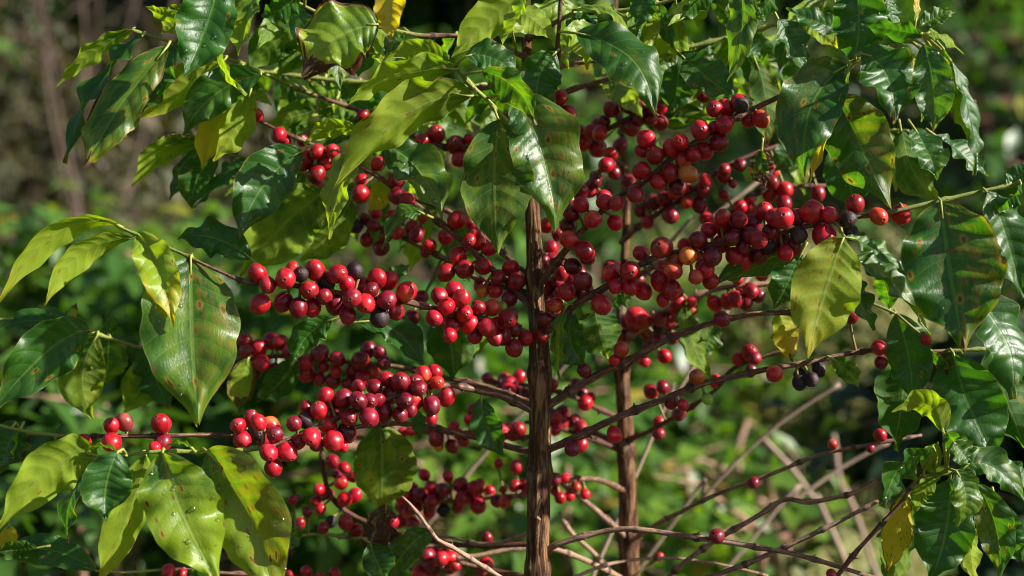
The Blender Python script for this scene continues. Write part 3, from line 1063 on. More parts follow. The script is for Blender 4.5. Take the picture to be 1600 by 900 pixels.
br('B11', FRONT, [(838, 632, .03, 10), (760, 606, .06, 9), (700, 590, .07, 8), (620, 574, .075, 8), (520, 562, .08, 7), (430, 556, .085, 7), (370, 562, .085, 6), (300, 552, .08, 5), (220, 543, .06, 5), (180, 531, .05, 5), (120, 513, .04, 4), (40, 500, .035, 4), (-30, 500, .03, 4)], green=.70)
br('B14', FRONT, [(840, 770, .10, 9), (800, 774, .13, 8), (756, 777, .15, 7), (690, 783, .16, 7), (630, 782, .17, 6)], pale=.5)
br('B15', FRONT, [(840, 850, .06, 9), (700, 850, .08, 8), (571, 815, .09, 8), (525, 785, .09, 7), (508, 745, .09, 7), (503, 700, .085, 6)], pale=0)
br('B16', FRONT, [(700, 852, .08, 7), (640, 852, .075, 6), (560, 842, .06, 6), (500, 834, .05, 5), (450, 842, .04, 4)], green=.6)
br('B17', FRONT, [(840, 905, .10, 9), (760, 890, .12, 8), (690, 876, .13, 7), (640, 890, .14, 5)])
br('B18', FRONT, [(840, 960, .06, 9), (640, 940, .05, 8), (480, 905, .04, 7), (360, 895, .03, 6), (260, 890, .02, 5)])
br('B19', FRONT, [(840, 680, .05, 8), (800, 684, .09, 7), (740, 676, .12, 7), (650, 676, .15, 6)])
br('B20', REAR, [(975, 700, .17, 10), (860, 640, .19, 9), (800, 604, .19, 8), (755, 592, .19, 6)])
br('twig', FRONT, [(800, 915, -.03, 7), (772, 897, -.035, 7), (706, 854, -.05, 7), (684, 843, -.053, 6), (660, 811, -.06, 5), (640, 787, -.065, 4), (628, 776, -.065, 3)], pale=.8, label='grey leafless dead twig', node=.018)
br('stub', FRONT, [(843, 812, -.012, 5), (838, 808, -.022, 5), (840, 796, -.028, 5), (845, 780, -.03, 4)], pale=.9, label='short pale broken stub', knots=False)
# right of the trunk
br('B4', FRONT, [(838, 450, 0, 12), (870, 410, -.01, 11), (900, 370, -.02, 10), (960, 312, -.035, 9), (1010, 280, -.045, 9), (1080, 227, -.055, 9), (1160, 178, -.06, 9), (1225, 148, -.06, 8), (1275, 122, -.06, 6), (1320, 103, -.06, 6), (1380, 75, -.06, 6), (1440, 52, -.06, 5)], green=.70)
br('B8', FRONT, [(842, 528, 0, 13), (890, 482, -.02, 11), (960, 440, -.035, 10), (1010, 408, -.045, 9), (1060, 393, -.055, 9), (1130, 378, -.06, 9), (1200, 370, -.065, 8), (1260, 353, -.07, 8), (1340, 339, -.07, 8), (1395, 330, -.07, 7), (1470, 314, -.07, 7), (1560, 293, -.07, 6), (1640, 280, -.07, 6)], green=.70)
br('B9', FRONT, [(845, 640, 0, 14), (880, 620, -.008, 13), (960, 572, -.02, 12), (1040, 532, -.03, 10), (1100, 508, -.035, 9), (1170, 493, -.04, 8), (1235, 488, -.04, 7), (1300, 480, -.04, 6), (1340, 468, -.04, 5), (1400, 490, -.045, 4)], green=.80)
br('B10', FRONT, [(845, 704, 0, 13), (880, 690, -.005, 12), (960, 655, -.015, 11), (1060, 614, -.02, 10), (1130, 592, -.025, 10), (1200, 578, -.025, 9), (1300, 558, -.02, 8), (1390, 545, -.02, 7), (1460, 548, -.02, 6), (1540, 545, -.02, 5)], green=.9)
br('B5', FRONT, [(827, 200, 0, 9), (850, 170, .02, 8), (885, 144, .03, 8), (925, 130, .035, 8), (966, 117, .04, 7)], pale=.2)
br('B6', REAR, [(974, 260, .17, 9), (930, 225, .12, 8), (945, 206, .09, 8), (1000, 178, .075, 8), (1070, 142, .07, 7), (1140, 112, .07, 5)], pale=0)
br('B7', REAR, [(970, 380, .17, 10), (1010, 345, .14, 9), (1066, 307, .12, 8), (1120, 270, .11, 8), (1180, 240, .11, 7), (1260, 215, .11, 6), (1340, 205, .10, 5), (1420, 205, .08, 5)], green=.75)
br('B7b', REAR, [(968, 440, .17, 9), (1060, 400, .13, 9), (1130, 345, .12, 8), (1200, 295, .11, 8), (1290, 290, .11, 6)])
br('B21', REAR, [(970, 540, .17, 13), (1000, 515, .13, 12), (1060, 476, .10, 11), (1110, 455, .09, 9), (1180, 445, .085, 8), (1240, 440, .08, 6), (1330, 415, .075, 5)], green=.8, pale=.6)
br('B22', REAR, [(972, 580, .17, 9), (1000, 550, .15, 8), (1045, 515, .14, 7), (1090, 500, .14, 6)])
br('B23', REAR, [(976, 690, .17, 9), (1040, 660, .12, 7), (1116, 612, .09, 6), (1150, 575, .08, 6), (1230, 545, .07, 5)], pale=.2)
br('B24', REAR, [(978, 708, .17, 9), (930, 688, .16, 8), (871, 668, .15, 8), (820, 660, .15, 6)], pale=.1)
br('B25', REAR, [(976, 655, .17, 9), (920, 632, .15, 8), (868, 612, .14, 7), (810, 600, .14, 6)], pale=.1)
br('B26', REAR, [(980, 770, .17, 9), (935, 750, .14, 8), (870, 754, .12, 7), (800, 765, .12, 6)], pale=.3)
br('B27', FRONT, [(838, 400, 0, 9), (860, 395, .04, 8), (880, 350, .06, 7), (905, 300, .07, 7), (935, 270, .07, 6), (965, 240, .08, 5)])
br('B28', FRONT, [(840, 500, .02, 9), (862, 470, .05, 8), (880, 430, .06, 7), (905, 415, .06, 6)])
# lower right bare twigs
br('R1', FRONT, [(845, 868, 0, 11.8), (870, 852, -.006, 10.1), (942, 832, -.012, 8.4), (1013, 829, -.02, 8.4), (1099, 843, -.03, 8.4), (1220, 862, -.04, 7.6), (1262, 872, -.045, 7.6), (1330, 893, -.05, 6.7), (1400, 915, -.055, 5.9)], label='smooth bare lower branch without cherries', pale=.48)
br('R2', REAR, [(982, 850, .17, 7.6), (1015, 826, .13, 6.7), (1090, 786, .09, 6.7), (1160, 757, .07, 6.7), (1220, 735, .06, 6.7), (1290, 708, .05, 5.9), (1385, 690, .04, 5.9), (1440, 680, .04, 4.2)], pale=.48)
br('R6', REAR, [(985, 980, .17, 7.6), (1049, 897, .06, 7.6), (1110, 850, .04, 7.6), (1180, 808, .03, 7.6), (1226, 781, .025, 7.6), (1265, 785, .02, 7.6), (1330, 771, .015, 6.7), (1368, 752, .01, 5.9)], pale=.48, node=.03)
br('R7', FRONT, [(845, 1010, 0, 10.1), (1000, 950, -.02, 8.4), (1120, 898, -.03, 7.6), (1180, 875, -.035, 7.6), (1250, 846, -.04, 7.6), (1310, 815, -.045, 6.7), (1372, 783, -.05, 5.9)], pale=.48, node=.03)
br('R8', FRONT, [(846, 1120, 0, 10.9), (1100, 1050, -.03, 9.2), (1250, 960, -.05, 7.6), (1308, 900, -.055, 7.6), (1350, 848, -.06, 6.7), (1405, 790, -.065, 5.9), (1430, 752, -.068, 5.0), (1450, 742, -.07, 5.0), (1490, 738, -.07, 5.0), (1540, 722, -.07, 4.2)], green=.86, node=.03)
br('R10', REAR, [(986, 930, .17, 9), (967, 902, .13, 8), (880, 862, .10, 8), (820, 855, .10, 8), (713, 873, .10, 7)], pale=.8, label='pale bare low branch behind the trunk')
br('R11', REAR, [(982, 850, .17, 10), (967, 826, .16, 9), (882, 758, .15, 8), (860, 735, .15, 6)], pale=.5)
br('R12', REAR, [(985, 960, .17, 9), (940, 880, .16, 8), (896, 836, .16, 7), (875, 800, .16, 5)], pale=.7)
br('R16', FRONT, [(845, 925, .0, 9), (900, 900, .03, 6), (960, 880, .05, 5), (1040, 872, .06, 5), (1120, 880, .06, 4), (1200, 900, .06, 4)], pale=.8)
br('R17', FRONT, [(840, 830, .03, 8), (760, 850, .06, 6), (690, 838, .08, 5), (600, 850, .09, 4)], pale=.7)
br('R18', FRONT, [(1290, 850, -.03, 5), (1330, 800, -.03, 4), (1400, 742, -.03, 4)], pale=.6) if False else None
# top shoots
br('T1', FRONT, [(829, 230, 0, 9), (797, 196, -.03, 7), (765, 160, -.05, 7), (738, 134, -.06, 7), (712, 105, -.065, 5)], green=.25)
br('T2', FRONT, [(827, 170, 0, 9), (868, 110, -.01, 7), (873, 60, -.015, 7), (876, 0, -.02, 6), (880, -40, -.02, 5)], pale=0)
br('T3', FRONT, [(824, 60, 0, 9), (900, 20, -.02, 7), (985, 15, -.03, 6), (1080, -10, -.04, 6), (1160, -40, -.04, 5)], green=.2)
br('T4', FRONT, [(825, 90, 0, 9), (740, 60, .01, 8), (660, 55, .01, 7), (590, 42, .0, 6), (500, 20, -.01, 5), (420, -20, -.01, 5), (340, -35, -.02, 5)], green=.35)
br('T5', FRONT, [(826, 110, .02, 9), (930, 95, .05, 8), (1050, 78, .06, 7), (1150, 55, .06, 6), (1240, 28, .05, 6), (1330, -30, .03, 5)], green=.25)
br('T6', FRONT, [(826, 130, .02, 9), (700, 140, .09, 8), (580, 130, .11, 7), (480, 120, .11, 6), (400, 110, .11, 5)], green=.35)
br('T7', REAR, [(964, 130, .18, 8), (1050, 100, .15, 7), (1150, 100, .13, 6), (1240, 90, .12, 5)], green=.3)
br('T8', FRONT, [(836, 440, 0, 8), (700, 330, .10, 8), (560, 290, .12, 7), (440, 262, .10, 6), (395, 254, .09, 5), (335, 233, .08, 4)], green=.6)

# ------------------------------------------------------------------ cherries
C = dict(
B1='402,427,14 418,445,13 446,435,16 470,429,12k 492,422,15 406,475,16 483,453,14 443,472,14d 466,481,14d 488,481,14 506,463,13 509,440,14k 527,428,15 542,444,12 554,424,14k 567,447,13 589,435,15 607,439,14 635,456,16 550,466,15d 524,476,15d 571,474,15 604,469,15d 618,486,14 543,492,13d 593,497,15k 582,478,12d 456,419,10 580,453,12d 687,463,13 710,453,13 721,466,14 697,479,14 678,497,13 726,490,13 704,507,14 732,506,14 703,524,11 742,525,12 748,481,12 769,481,13r 762,512,14 774,528,12 784,480,8g 794,497,15 785,525,14d 803,544,14 821,529,12 845,525,13 803,515,12d 777,506,11',
B2='754,455,10o 774,455,11 798,419,13 778,433,12 807,439,14 796,467,12d 475,250,15 495,237,12 519,236,11 508,253,13 494,272,14 565,281,10 564,302,13 620,281,13d 636,313,13 620,306,13d 590,256,10 436,211,12 446,222,9 473,220,9 401,180,11 714,344,14 746,379,13 716,400,14 726,421,14 755,417,13 765,389,11 733,376,11 697,426,14 742,364,9',
B2b='457,299,12 478,302,11 496,295,11 563,304,13 634,314,12 548,346,8d 557,355,10k 573,375,11 584,353,10d 596,387,12d 611,337,9 570,341,8d 520,335,7 644,355,10 650,368,12d 696,371,12 662,339,9 735,350,8 658,465,11d 644,496,12d',
B3='681,210,14 660,220,12 660,240,10 713,227,15 718,249,12 732,217,8 567,181,10 546,203,8 492,187,9g 615,220,9 795,185,10 805,220,12d 790,262,10',
B13='478,638,11 498,641,13 477,657,13k 459,662,12d 512,664,14 523,649,11d 545,652,13d 542,676,15d 509,617,12 516,630,12d 537,623,15d 560,626,14d 578,626,12d 577,652,15d 599,644,14d 609,618,14 603,592,12 626,597,15d 633,626,13d 645,626,15 625,648,12d 649,598,13d 661,585,13 674,633,14d 683,598,11 698,620,13 654,607,13d 679,582,12 585,605,12d 535,697,9 674,653,9 487,683,14 521,689,16 494,694,11d 466,690,12d 449,706,15 420,707,14 427,731,14 423,665,13 430,679,13d 404,660,12 590,625,11d 560,603,10d 640,640,12d',
B12='129,693,14 174,665,12 194,660,13p 174,691,15 252,662,15 254,693,14d 242,699,9 372,665,12 391,651,11d 379,687,14 400,662,13 402,676,13k 413,688,12',
B11='383,533,11 385,551,12 404,544,13 423,533,13 438,535,12 408,567,13 397,579,13d 371,579,12d 429,577,10 451,549,10 477,581,14 479,565,11 500,552,14d 527,561,12 499,592,10 520,595,12d 563,563,14 552,579,12 580,579,13 566,592,12 575,547,12d 593,551,11d 545,599,11 506,572,9 525,581,9 600,567,11d',
B14='629,770,11 645,765,10 656,774,12 674,763,11 690,768,11 674,784,11 663,742,9 700,744,9 720,758,12 743,763,12 750,756,8 722,779,12 747,790,12 715,792,9 649,793,10 670,800,10 629,790,11 628,813,11 645,818,10 693,797,10k 766,767,8 786,765,6 805,729,9 779,724,7 735,770,9 636,802,9',
B15='519,721,11 538,731,9 533,754,11 553,745,9 503,767,9 554,774,11 493,783,8 501,795,8 468,818,9 517,815,9k 528,740,9d',
B16='505,825,9 540,816,12 558,829,10 457,781,7 480,800,8d',
B17='668,868,13d 684,857,10 702,864,11d 677,889,13d 702,886,11d 656,896,12 690,873,12 664,848,9',
B18='478,893,9 523,895,9 451,898,7 263,893,11 284,897,8 500,905,10',
B19='740,640,9 734,656,9 709,667,9 642,674,8 629,676,8 686,696,8o 706,697,10d 802,680,10 760,650,8 725,690,8 780,690,9',
B20='761,591,9d 788,591,10 812,589,11 812,614,10 795,610,11 784,607,9 800,598,10 770,612,8',
B4='1116,170,13 1134,169,13 1156,160,13 1158,165,12k 1189,186,13 1170,188,12 1132,195,14 1094,204,15 1116,199,10 1124,222,14 1101,236,14 1083,242,11 1063,222,13 1049,231,13 1024,243,14 1067,251,12r 1076,272,14o 1048,270,13 1029,284,13 1003,267,14 994,304,14d 1058,292,13d 1010,217,14 1004,236,11 945,316,13 964,318,12 908,320,12 893,334,12d 926,343,14 961,348,12 888,374,14 914,392,15 888,353,13d 918,403,12d 895,417,13d 906,428,11',
B5='875,153,12 887,178,13',
B6='955,171,12d 981,165,12d 996,167,12d 1017,178,12d 1031,192,12d 987,200,13d 1031,167,11 905,204,10 910,224,12 934,232,14 924,206,12 937,208,12 969,228,12d 1000,185,11d 1008,163,11d 944,190,10d',
B7='1021,316,13d 1037,311,12d 1048,337,13d 1073,316,10 1093,320,12d 1131,265,10 1099,297,12d 1145,287,7 1131,304,8 981,284,12d 1000,330,10d 1205,285,11 1208,268,9 1226,297,13 1190,262,8 1278,302,11d',
B7b='1203,304,12 1131,307,8 1157,322,10 1172,329,12d 1225,318,12d 1087,376,12d 1069,383,11 1155,325,10',
B8='1336,319,15 1325,343,13k 1329,363,12k 1373,338,14r 1408,335,15 1296,335,12 1269,331,18 1288,369,18 1248,367,13k 1224,380,15d 1227,396,12 1223,341,17 1194,330,14 1185,375,14 1187,398,14d 1201,385,12k 1129,340,13 1129,353,14 1107,360,12 1155,344,13 1153,361,12d 1177,349,13d 1091,376,14d 1127,381,14 1113,401,15d 1161,383,12d 1147,400,13 1163,407,13 1204,362,13d 1100,416,13 1210,340,14 1144,372,12d 1172,366,12d 1246,340,13d 1240,385,12d 1002,396,12 1034,387,17r 1057,407,12 1075,400,14o 1103,421,13 1087,433,11r 1110,439,13 1052,423,14 1032,439,15 1050,453,14 1005,455,13 1036,469,10 986,449,13 963,447,12 956,419,13 954,428,13 984,423,15 940,476,15 886,456,14 911,440,14 913,456,14d 868,476,12 854,499,12 915,483,7g',
B9='1128,499,13d 971,546,12r 913,579,11d 960,563,9',
B10='1210,584,13 1280,577,11k 1268,593,11k 1249,598,11k 1089,589,12o 1049,628,11 1067,633,9 1105,623,9g 960,679,12 894,701,12d 1250,585,10k',
B23='1017,612,11 1036,605,10d 1153,561,10 1171,552,13 1174,579,9d 1180,560,10d',
B21='995,496,16 1005,500,11 980,503,11d 972,524,11 1030,513,10k 1028,531,9d 1038,557,11 1078,483,12o 1117,474,12 1149,467,13 1174,456,11 1137,471,12 1165,471,12d 1060,470,11 1185,462,10d',
B22='990,515,10d 1010,520,10d 1025,500,10',
B24='868,658,9d 908,669,10 868,672,9 880,662,8',
B25='923,621,8 910,614,10d 900,600,9d',
B26='807,729,10 821,756,8 868,767,8 900,761,8r 914,772,8 882,747,8 840,770,8 890,775,8 875,778,9',
B27='861,389,10 863,407,12d 877,428,11 872,366,10d 908,300,11d 930,285,10d 944,309,12 890,315,10d 960,270,10d',
B28='870,440,11d 880,420,11d 895,440,11d 875,460,11d',
R1='1120,838,12d', R2='1177,754,9d 1301,694,8r 1375,680,10 1360,700,7d', R8='1299,897,8', R10='1030,870,7',
)
C['B10'] += ' 1329,492,13d 1374,543,12 1377,566,10d'
C['B9'] += ' 1447,531,8'
for k_, t_ in C.items():
    cherries(BR[k_], t_)
cg = random.Random(4)
for k_, n_, a0, a1, s_ in (('B6', 7, .3, .9, 16), ('B7', 9, .15, .7, 18), ('B7b', 12, .1, .8, 20), ('B21', 14, .12, .75, 20), ('B22', 7, .3, 1, 16), ('B27', 9, .2, 1, 18),
                           ('B28', 9, .2, 1, 18), ('B19', 8, .3, 1, 14), ('B20', 8, .3, 1, 16), ('B25', 6, .4, 1, 14), ('B24', 5, .4, 1, 14), ('B14', 6, .3, 1, 18),
                           ('B17', 7, .3, 1, 18), ('B15', 5, .2, 1, 16), ('B2b', 9, .15, .8, 18), ('B26', 5, .5, 1, 14), ('B23', 4, .2, .8, 14)):
    B_ = BR[k_]
    for _ in range(n_):
        i_ = int(cg.uniform(a0, a1) * (len(B_.pix) - 1))
        x_, y_ = B_.pix[i_]
        cherries(B_, '%.0f,%.0f,%.1f%s' % (x_ + cg.uniform(-s_, s_), y_ + cg.uniform(-s_, s_), cg.uniform(8.5, 12), cg.choice(['', '', '', 'd', 'd'])), cg.uniform(-.01, .02))
build_cherries()

# ------------------------------------------------------------------ leaves that can be told apart
def lf(k, *a, **kw):
    return leaf(BR[k] if k else None, *a, **kw)


# top left spray
lf('B3', (207, 46), (88, 134), 42, roll=118, y=0, mid=(152, 78), yel=.45, fold=8, drops=3)
lf('B3', (222, 55), (98, 254), 64, roll=52, y=-.01, yt=-.03, mid=(150, 140), yel=.12, fold=26, wave=.09)
lf('B3', (262, 72), (130, 260), 80, roll=8, y=-.02, yt=-.05, mid=(186, 172), yel=.25, rust=.55, dead=.32, wave=.05, label='dark leaf with a round brown spot and a burnt tip')
lf('B3', (285, 75), (206, 192), 66, roll=22, y=.0, mid=(237, 122), yel=.08)
lf('B3', (352, 92), (202, 190), 62, roll=150, y=.015, mid=(280, 140), yel=.62, rust=.7, dead=.2, label='yellow-olive leaf with rusty spots')
lf('T4', (345, -40), (287, 120), 88, roll=-18, y=-.055, yt=-.075, mid=(322, 45), yel=.04, rust=.05, dead=0, drops=40, fold=10, wave=.07)
lf('B3', (285, 30), (226, 9), 26, roll=140, y=-.02, yel=.5, dead=.2)
lf('B3', (296, 12), (252, 52), 44, roll=150, y=.0, yel=.4, dead=.2)
lf('B3', (345, 62), (384, 150), 26, roll=60, y=-.05, mid=(352, 108), yel=.5, dead=0, drops=6)
lf('B3', (408, 116), (286, 212), 66, roll=-10, y=-.01, mid=(335, 148), yel=.16, rust=.2, wave=.08)
lf('B3', (375, 140), (318, 264), 48, roll=165, y=.01, mid=(335, 205), yel=.92, dead=.1, label='yellow leaf hanging among darker leaves')
lf('B3', (392, 140), (332, 250), 50, roll=150, y=.0, mid=(368, 200), yel=.6)
lf('T8', (318, 222), (204, 294), 44, roll=140, y=.06, mid=(255, 238), yel=.42)
lf('T8', (318, 230), (264, 312), 36, roll=20, y=.065, yel=.06)
lf('T8', (338, 232), (300, 326), 56, roll=-20, y=.055, mid=(308, 280), yel=.1)
lf('T8', (390, 250), (300, 326), 44, roll=40, y=.05, mid=(350, 276), yel=.12)
lf('T8', (335, 232), (246, 216), 26, roll=70, y=.06, mid=(290, 212), yel=.5, dead=.9, label='curled dry brown leaf')
lf('T8', (420, 262), (470, 330), 40, roll=30, y=.085, yel=.1)
# top, left of the trunk
lf('T4', (592, 38), (470, 116), 122, roll=12, y=-.045, yt=-.06, mid=(527, 58), yel=.42, rust=.3, dead=.50, fold=14, wave=.08, seed=.37, label='torn leaf with brown dead patches and a yellow edge')
lf('T4', (612, -40), (611, 66), 52, roll=8, y=-.07, mid=(610, 10), yel=1.0, dead=.34, label='pale yellow leaf with a dark dead streak')
lf('T4', (838, -25), (704, 92), 62, roll=165, y=-.05, mid=(768, 28), yel=.52, fold=10)
lf('T4', (820, -10), (778, 78), 46, roll=60, y=-.07, mid=(805, 35), yel=.5, drops=8)
lf('T1', (738, 150), (522, 296), 84, roll=150, y=-.075, yt=-.085, mid=(632, 180), yel=.50, rust=.6, dead=.14, fold=20, wave=.09, drops=10, label='large lime leaf showing its underside')
lf('T1', (712, 108), (542, 160), 56, roll=140, y=-.07, mid=(625, 118), yel=.50, fold=22, wave=.08)
lf('T1', (705, 100), (602, 92), 36, roll=150, y=-.06, mid=(655, 78), yel=.52)
lf('T1', (728, 88), (808, 134), 56, roll=-20, y=-.075, mid=(775, 92), yel=.06, drops=12)
lf('T1', (752, 112), (836, 196), 56, roll=35, y=-.085, mid=(802, 135), yel=.22, rust=.3, dead=.25)
lf('T1', (779, 188), (778, 396), 112, roll=184, y=-.075, yt=-.09, mid=(772, 290), yel=.24, twist=.01, rust=.55, dead=.05, fold=-13, wave=.03, seed=.2, label='broad olive underside of a leaf, lit from behind, spotted')
lf('T1', (806, 150), (868, 362), 122, roll=-12, y=-.07, yt=-.085, mid=(850, 245), yel=.22, rust=.62, dead=.08, fold=26, wave=.04, drops=45, seed=.71, label='wet green leaf with a rusty middle, hanging before the trunk')
lf('B2', (600, 228), (690, 344), 84, roll=-24, y=-.04, yt=-.06, mid=(658, 268), yel=.25, rust=.2, dead=.12, fold=14, drops=14)
lf('T1', (572, 218), (514, 374), 54, roll=40, y=-.055, mid=(534, 285), yel=.48, rust=.3, drops=12)
lf('T8', (472, 236), (374, 374), 86, roll=-18, y=-.02, yt=-.045, mid=(412, 290), yel=.05, rust=.2, drops=18, dead=.12)
lf('T8', (508, 300), (376, 432), 100, roll=168, y=.02, mid=(442, 352), yel=.38, rust=.3, fold=8)
lf('T8', (548, 312), (468, 408), 66, roll=160, y=.03, yel=.36, rust=.3, dead=.1)
lf('T1', (560, 205), (474, 224), 34, roll=140, y=-.045, mid=(515, 202), yel=.55, drops=4)
lf('T6', (492, 28), (388, 112), 66, roll=160, y=.03, mid=(430, 65), yel=.22)
lf('T6', (480, 50), (430, 118), 40, roll=150, y=.04, yel=.25)
lf('T4', (470, -6), (408, 26), 54, roll=-60, y=-.03, yel=.02, dead=0, drops=8)
lf('T6', (520, 165), (418, 192), 50, roll=160, y=.07, yel=.3)
lf('T4', (604, 88), (634, 50), 36, roll=-30, y=-.055, yel=.22)
lf('T6', (560, 60), (560, 120), 50, roll=10, y=.02, yel=.12)
lf('T6', (610, 170), (540, 215), 44, roll=30, y=.06, yel=.1)
lf('B3', (640, 205), (690, 265), 42, roll=20, y=.07, yel=.06)
lf('B2', (610, 270), (575, 330), 40, roll=150, y=.045, yel=.85, rust=.3)
# top, right of the trunk
lf('T2', (900, 52), (1026, 178), 86, roll=-16, y=-.055, yt=-.085, mid=(985, 92), yel=.16, rust=.15, dead=.12, drops=12, fold=12, wave=.04)
lf('T3', (885, 40), (942, 44), 44, roll=-70, y=-.04, mid=(912, 28), yel=.05)
lf('T3', (895, 16), (982, 60), 34, roll=130, y=-.05, mid=(952, 14), yel=.35, rust=.5)
lf('T2', (868, 82), (840, 172), 66, roll=-8, y=-.045, mid=(842, 122), yel=.03, dead=0, drops=15)
lf('T4', (800, 12), (866, 62), 44, roll=160, y=-.045, yel=.5, drops=4)
lf('T3', (1005, -25), (994, 44), 42, roll=15, y=-.05, yel=.06)
lf('T3', (1110, -25), (1062, 28), 44, roll=-50, y=-.06, yel=.12)
lf('T3', (1150, -35), (1135, 126), 46, roll=28, y=-.075, mid=(1160, 45), yel=.26, dead=0, drops=6, label='narrow bright green leaf hanging from the top edge')
lf('T5', (1066, 80), (992, 42), 58, roll=172, y=.04, yel=.62, rust=.5)
lf('T5', (1062, 98), (1052, 176), 56, roll=10, y=.01, yel=.0)
lf('T5', (1060, 82), (1152, 156), 64, roll=-10, y=.0, yt=-.03, yel=.08, rust=.5)
lf('T5', (975, 42), (1018, 84), 42, roll=-30, y=.02, yel=.06)
lf('T5', (1140, 62), (1190, 92), 44, roll=-40, y=.03, yel=.04)
lf('T7', (1120, 100), (1150, 168), 48, roll=160, y=.08, yel=.3)
lf('T7', (1180, 95), (1196, 232), 56, roll=168, y=.05, yel=.2, rust=.6, dead=.45, label='olive leaf with a withered reddish-brown end')
lf('B4', (1190, 235), (1196, 292), 40, roll=12, y=-.01, yel=.2, dead=.95)
# top right spray
lf('B4', (1322, 103), (1258, 290), 102, roll=16, y=-.085, yt=-.11, mid=(1268, 170), yel=.06, rust=.55, dead=.12, fold=18, wave=.04, drops=8)
lf('B4', (1330, 100), (1264, 292), 34, roll=60, y=-.09, mid=(1292, 195), yel=.75, rust=.3)
lf('B4', (1306, 148), (1392, 326), 100, roll=18, y=-.075, yt=-.10, mid=(1342, 222), yel=.14, rust=.78, dead=.1, fold=14, wave=.05, label='dark leaf with yellowed panels between its veins')
lf('B7', (1300, 228), (1335, 332), 72, roll=10, y=.04, yel=.03, drops=15)
lf('B4', (1346, 84), (1396, 194), 96, roll=-8, y=-.09, yt=-.11, mid=(1388, 118), yel=.03, rust=.1, dead=.22, fold=12, wave=.07)
lf('B4', (1444, 70), (1458, 208), 64, roll=18, y=-.10, yt=-.115, mid=(1458, 140), yel=.18, rust=.4, dead=.15, drops=45)
lf('B4', (1440, 78), (1438, 190), 26, roll=60, y=-.09, yel=.5)
lf('B4', (1474, 76), (1500, 156), 30, roll=60, y=-.08, yel=.3)
lf('B4', (1486, 96), (1526, 274), 44, roll=-42, y=-.085, yt=-.09, mid=(1520, 190), yel=.05, drops=30, dead=.1)
lf('B4', (1496, 140), (1512, 218), 46, roll=160, y=-.08, yel=.5, dead=.15)
lf('B7', (1428, 200), (1464, 282), 58, roll=-14, y=.0, yt=-.03, yel=.16, drops=35, dead=0)
lf('B7', (1462, 212), (1544, 276), 54, roll=-46, y=.01, yel=.1, drops=30, dead=.14)
lf('B7', (1408, 205), (1466, 322), 64, roll=164, y=.02, yel=.26)
lf('T5', (1332, -40), (1330, 106), 84, roll=14, y=-.055, mid=(1342, 35), yel=.02, drops=25, wave=.08)
lf('T5', (1335, -40), (1392, 50), 60, roll=-16, y=-.04, yel=.18)
lf('B4', (1388, -6), (1404, 48), 32, roll=-40, y=-.085, yel=.05)
lf('B4', (1440, 52), (1346, 40), 44, roll=-58, y=-.10, mid=(1398, 48), yel=.0, dead=.0)
lf('B4', (1430, 36), (1428, -30), 14, roll=30, y=-.07, yel=1.0, dead=0)
lf('B4', (1438, 40), (1494, 20), 34, roll=-24, y=-.08, yel=.25)
lf('B4', (1446, 54), (1506, 84), 30, roll=130, y=-.095, mid=(1470, 56), yel=.4)
lf('B4', (1412, 78), (1434, 124), 34, roll=150, y=-.07, yel=.95)
lf('T5', (1216, 30), (1262, 108), 56, roll=-28, y=-.03, yel=.02, drops=8)
lf('T5', (1252, 30), (1308, 76), 38, roll=170, y=.03, yel=.62, rust=.5)
lf('T5', (1320, 46), (1228, 12), 40, roll=20, y=.0, yel=.04)
lf('T5', (1212, -22), (1178, 34), 46, roll=-62, y=-.05, yel=.08, drops=12)
lf('B7', (1262, 216), (1210, 270), 46, roll=20, y=.09, yel=.05)
lf('T7', (1238, 90), (1268, 160), 50, roll=158, y=.08, yel=.2)
# right edge
lf('B8', (1470, 314), (1506, 552), 152, roll=14, y=-.09, yt=-.12, mid=(1484, 422), yel=.06, rust=.62, dead=.20, fold=12, wave=.05, drops=8, seed=.61, label='largest dark leaf on the right, rusty with a red-brown margin')
lf('B8', (1542, 300), (1604, 476), 92, roll=-24, y=-.085, mid=(1572, 372), yel=.05, fold=20, drops=10)
lf('B9', (1530, 458), (1584, 624), 100, roll=-34, y=-.05, yt=-.07, mid=(1570, 535), yel=.08, drops=8, fold=16)
lf('B8', (1318, 372), (1262, 560), 104, roll=186, y=-.09, yt=-.105, mid=(1288, 455), yel=.60, twist=.01, rust=.85, dead=.16, fold=-10, wave=.03, label='yellow leaf with brown spots hanging by the cherries')
lf('B8', (1322, 372), (1418, 432), 46, roll=-56, y=-.08, mid=(1368, 388), yel=.2, drops=20, dead=0)
lf('B8', (1330, 408), (1452, 524), 62, roll=-48, y=-.06, mid=(1392, 440), yel=.24, drops=20, wave=.09, dead=.1)
lf('B9', (1325, 425), (1366, 516), 54, roll=-38, y=-.06, yel=.14, drops=15, dead=0)
lf('B21', (1252, 396), (1212, 484), 66, roll=-10, y=-.02, yel=.06, drops=18)
lf('B8', (1252, 392), (1116, 448), 54, roll=-34, y=-.05, mid=(1180, 412), yel=.18, rust=.4, drops=12)
lf('B9', (1216, 488), (1238, 566), 46, roll=165, y=.0, yel=.95, rust=.8, dead=.4, label='orange-yellow leaf with dark rotten half')
lf('B9', (1400, 490), (1426, 634), 70, roll=14, y=-.03, mid=(1420, 560), yel=.02, drops=6)
lf('B10', (1490, 552), (1560, 724), 112, roll=8, y=-.03, yt=-.05, mid=(1516, 640), yel=.0, rust=0, dead=0, drops=5)
lf('B10', (1545, 548), (1600, 700), 104, roll=165, y=-.02, yel=.03)
lf('B10', (1415, 552), (1398, 704), 84, roll=170, y=-.0, yel=.0)
lf('B10', (1300, 560), (1342, 606), 34, roll=15, y=-.03, yel=.3)
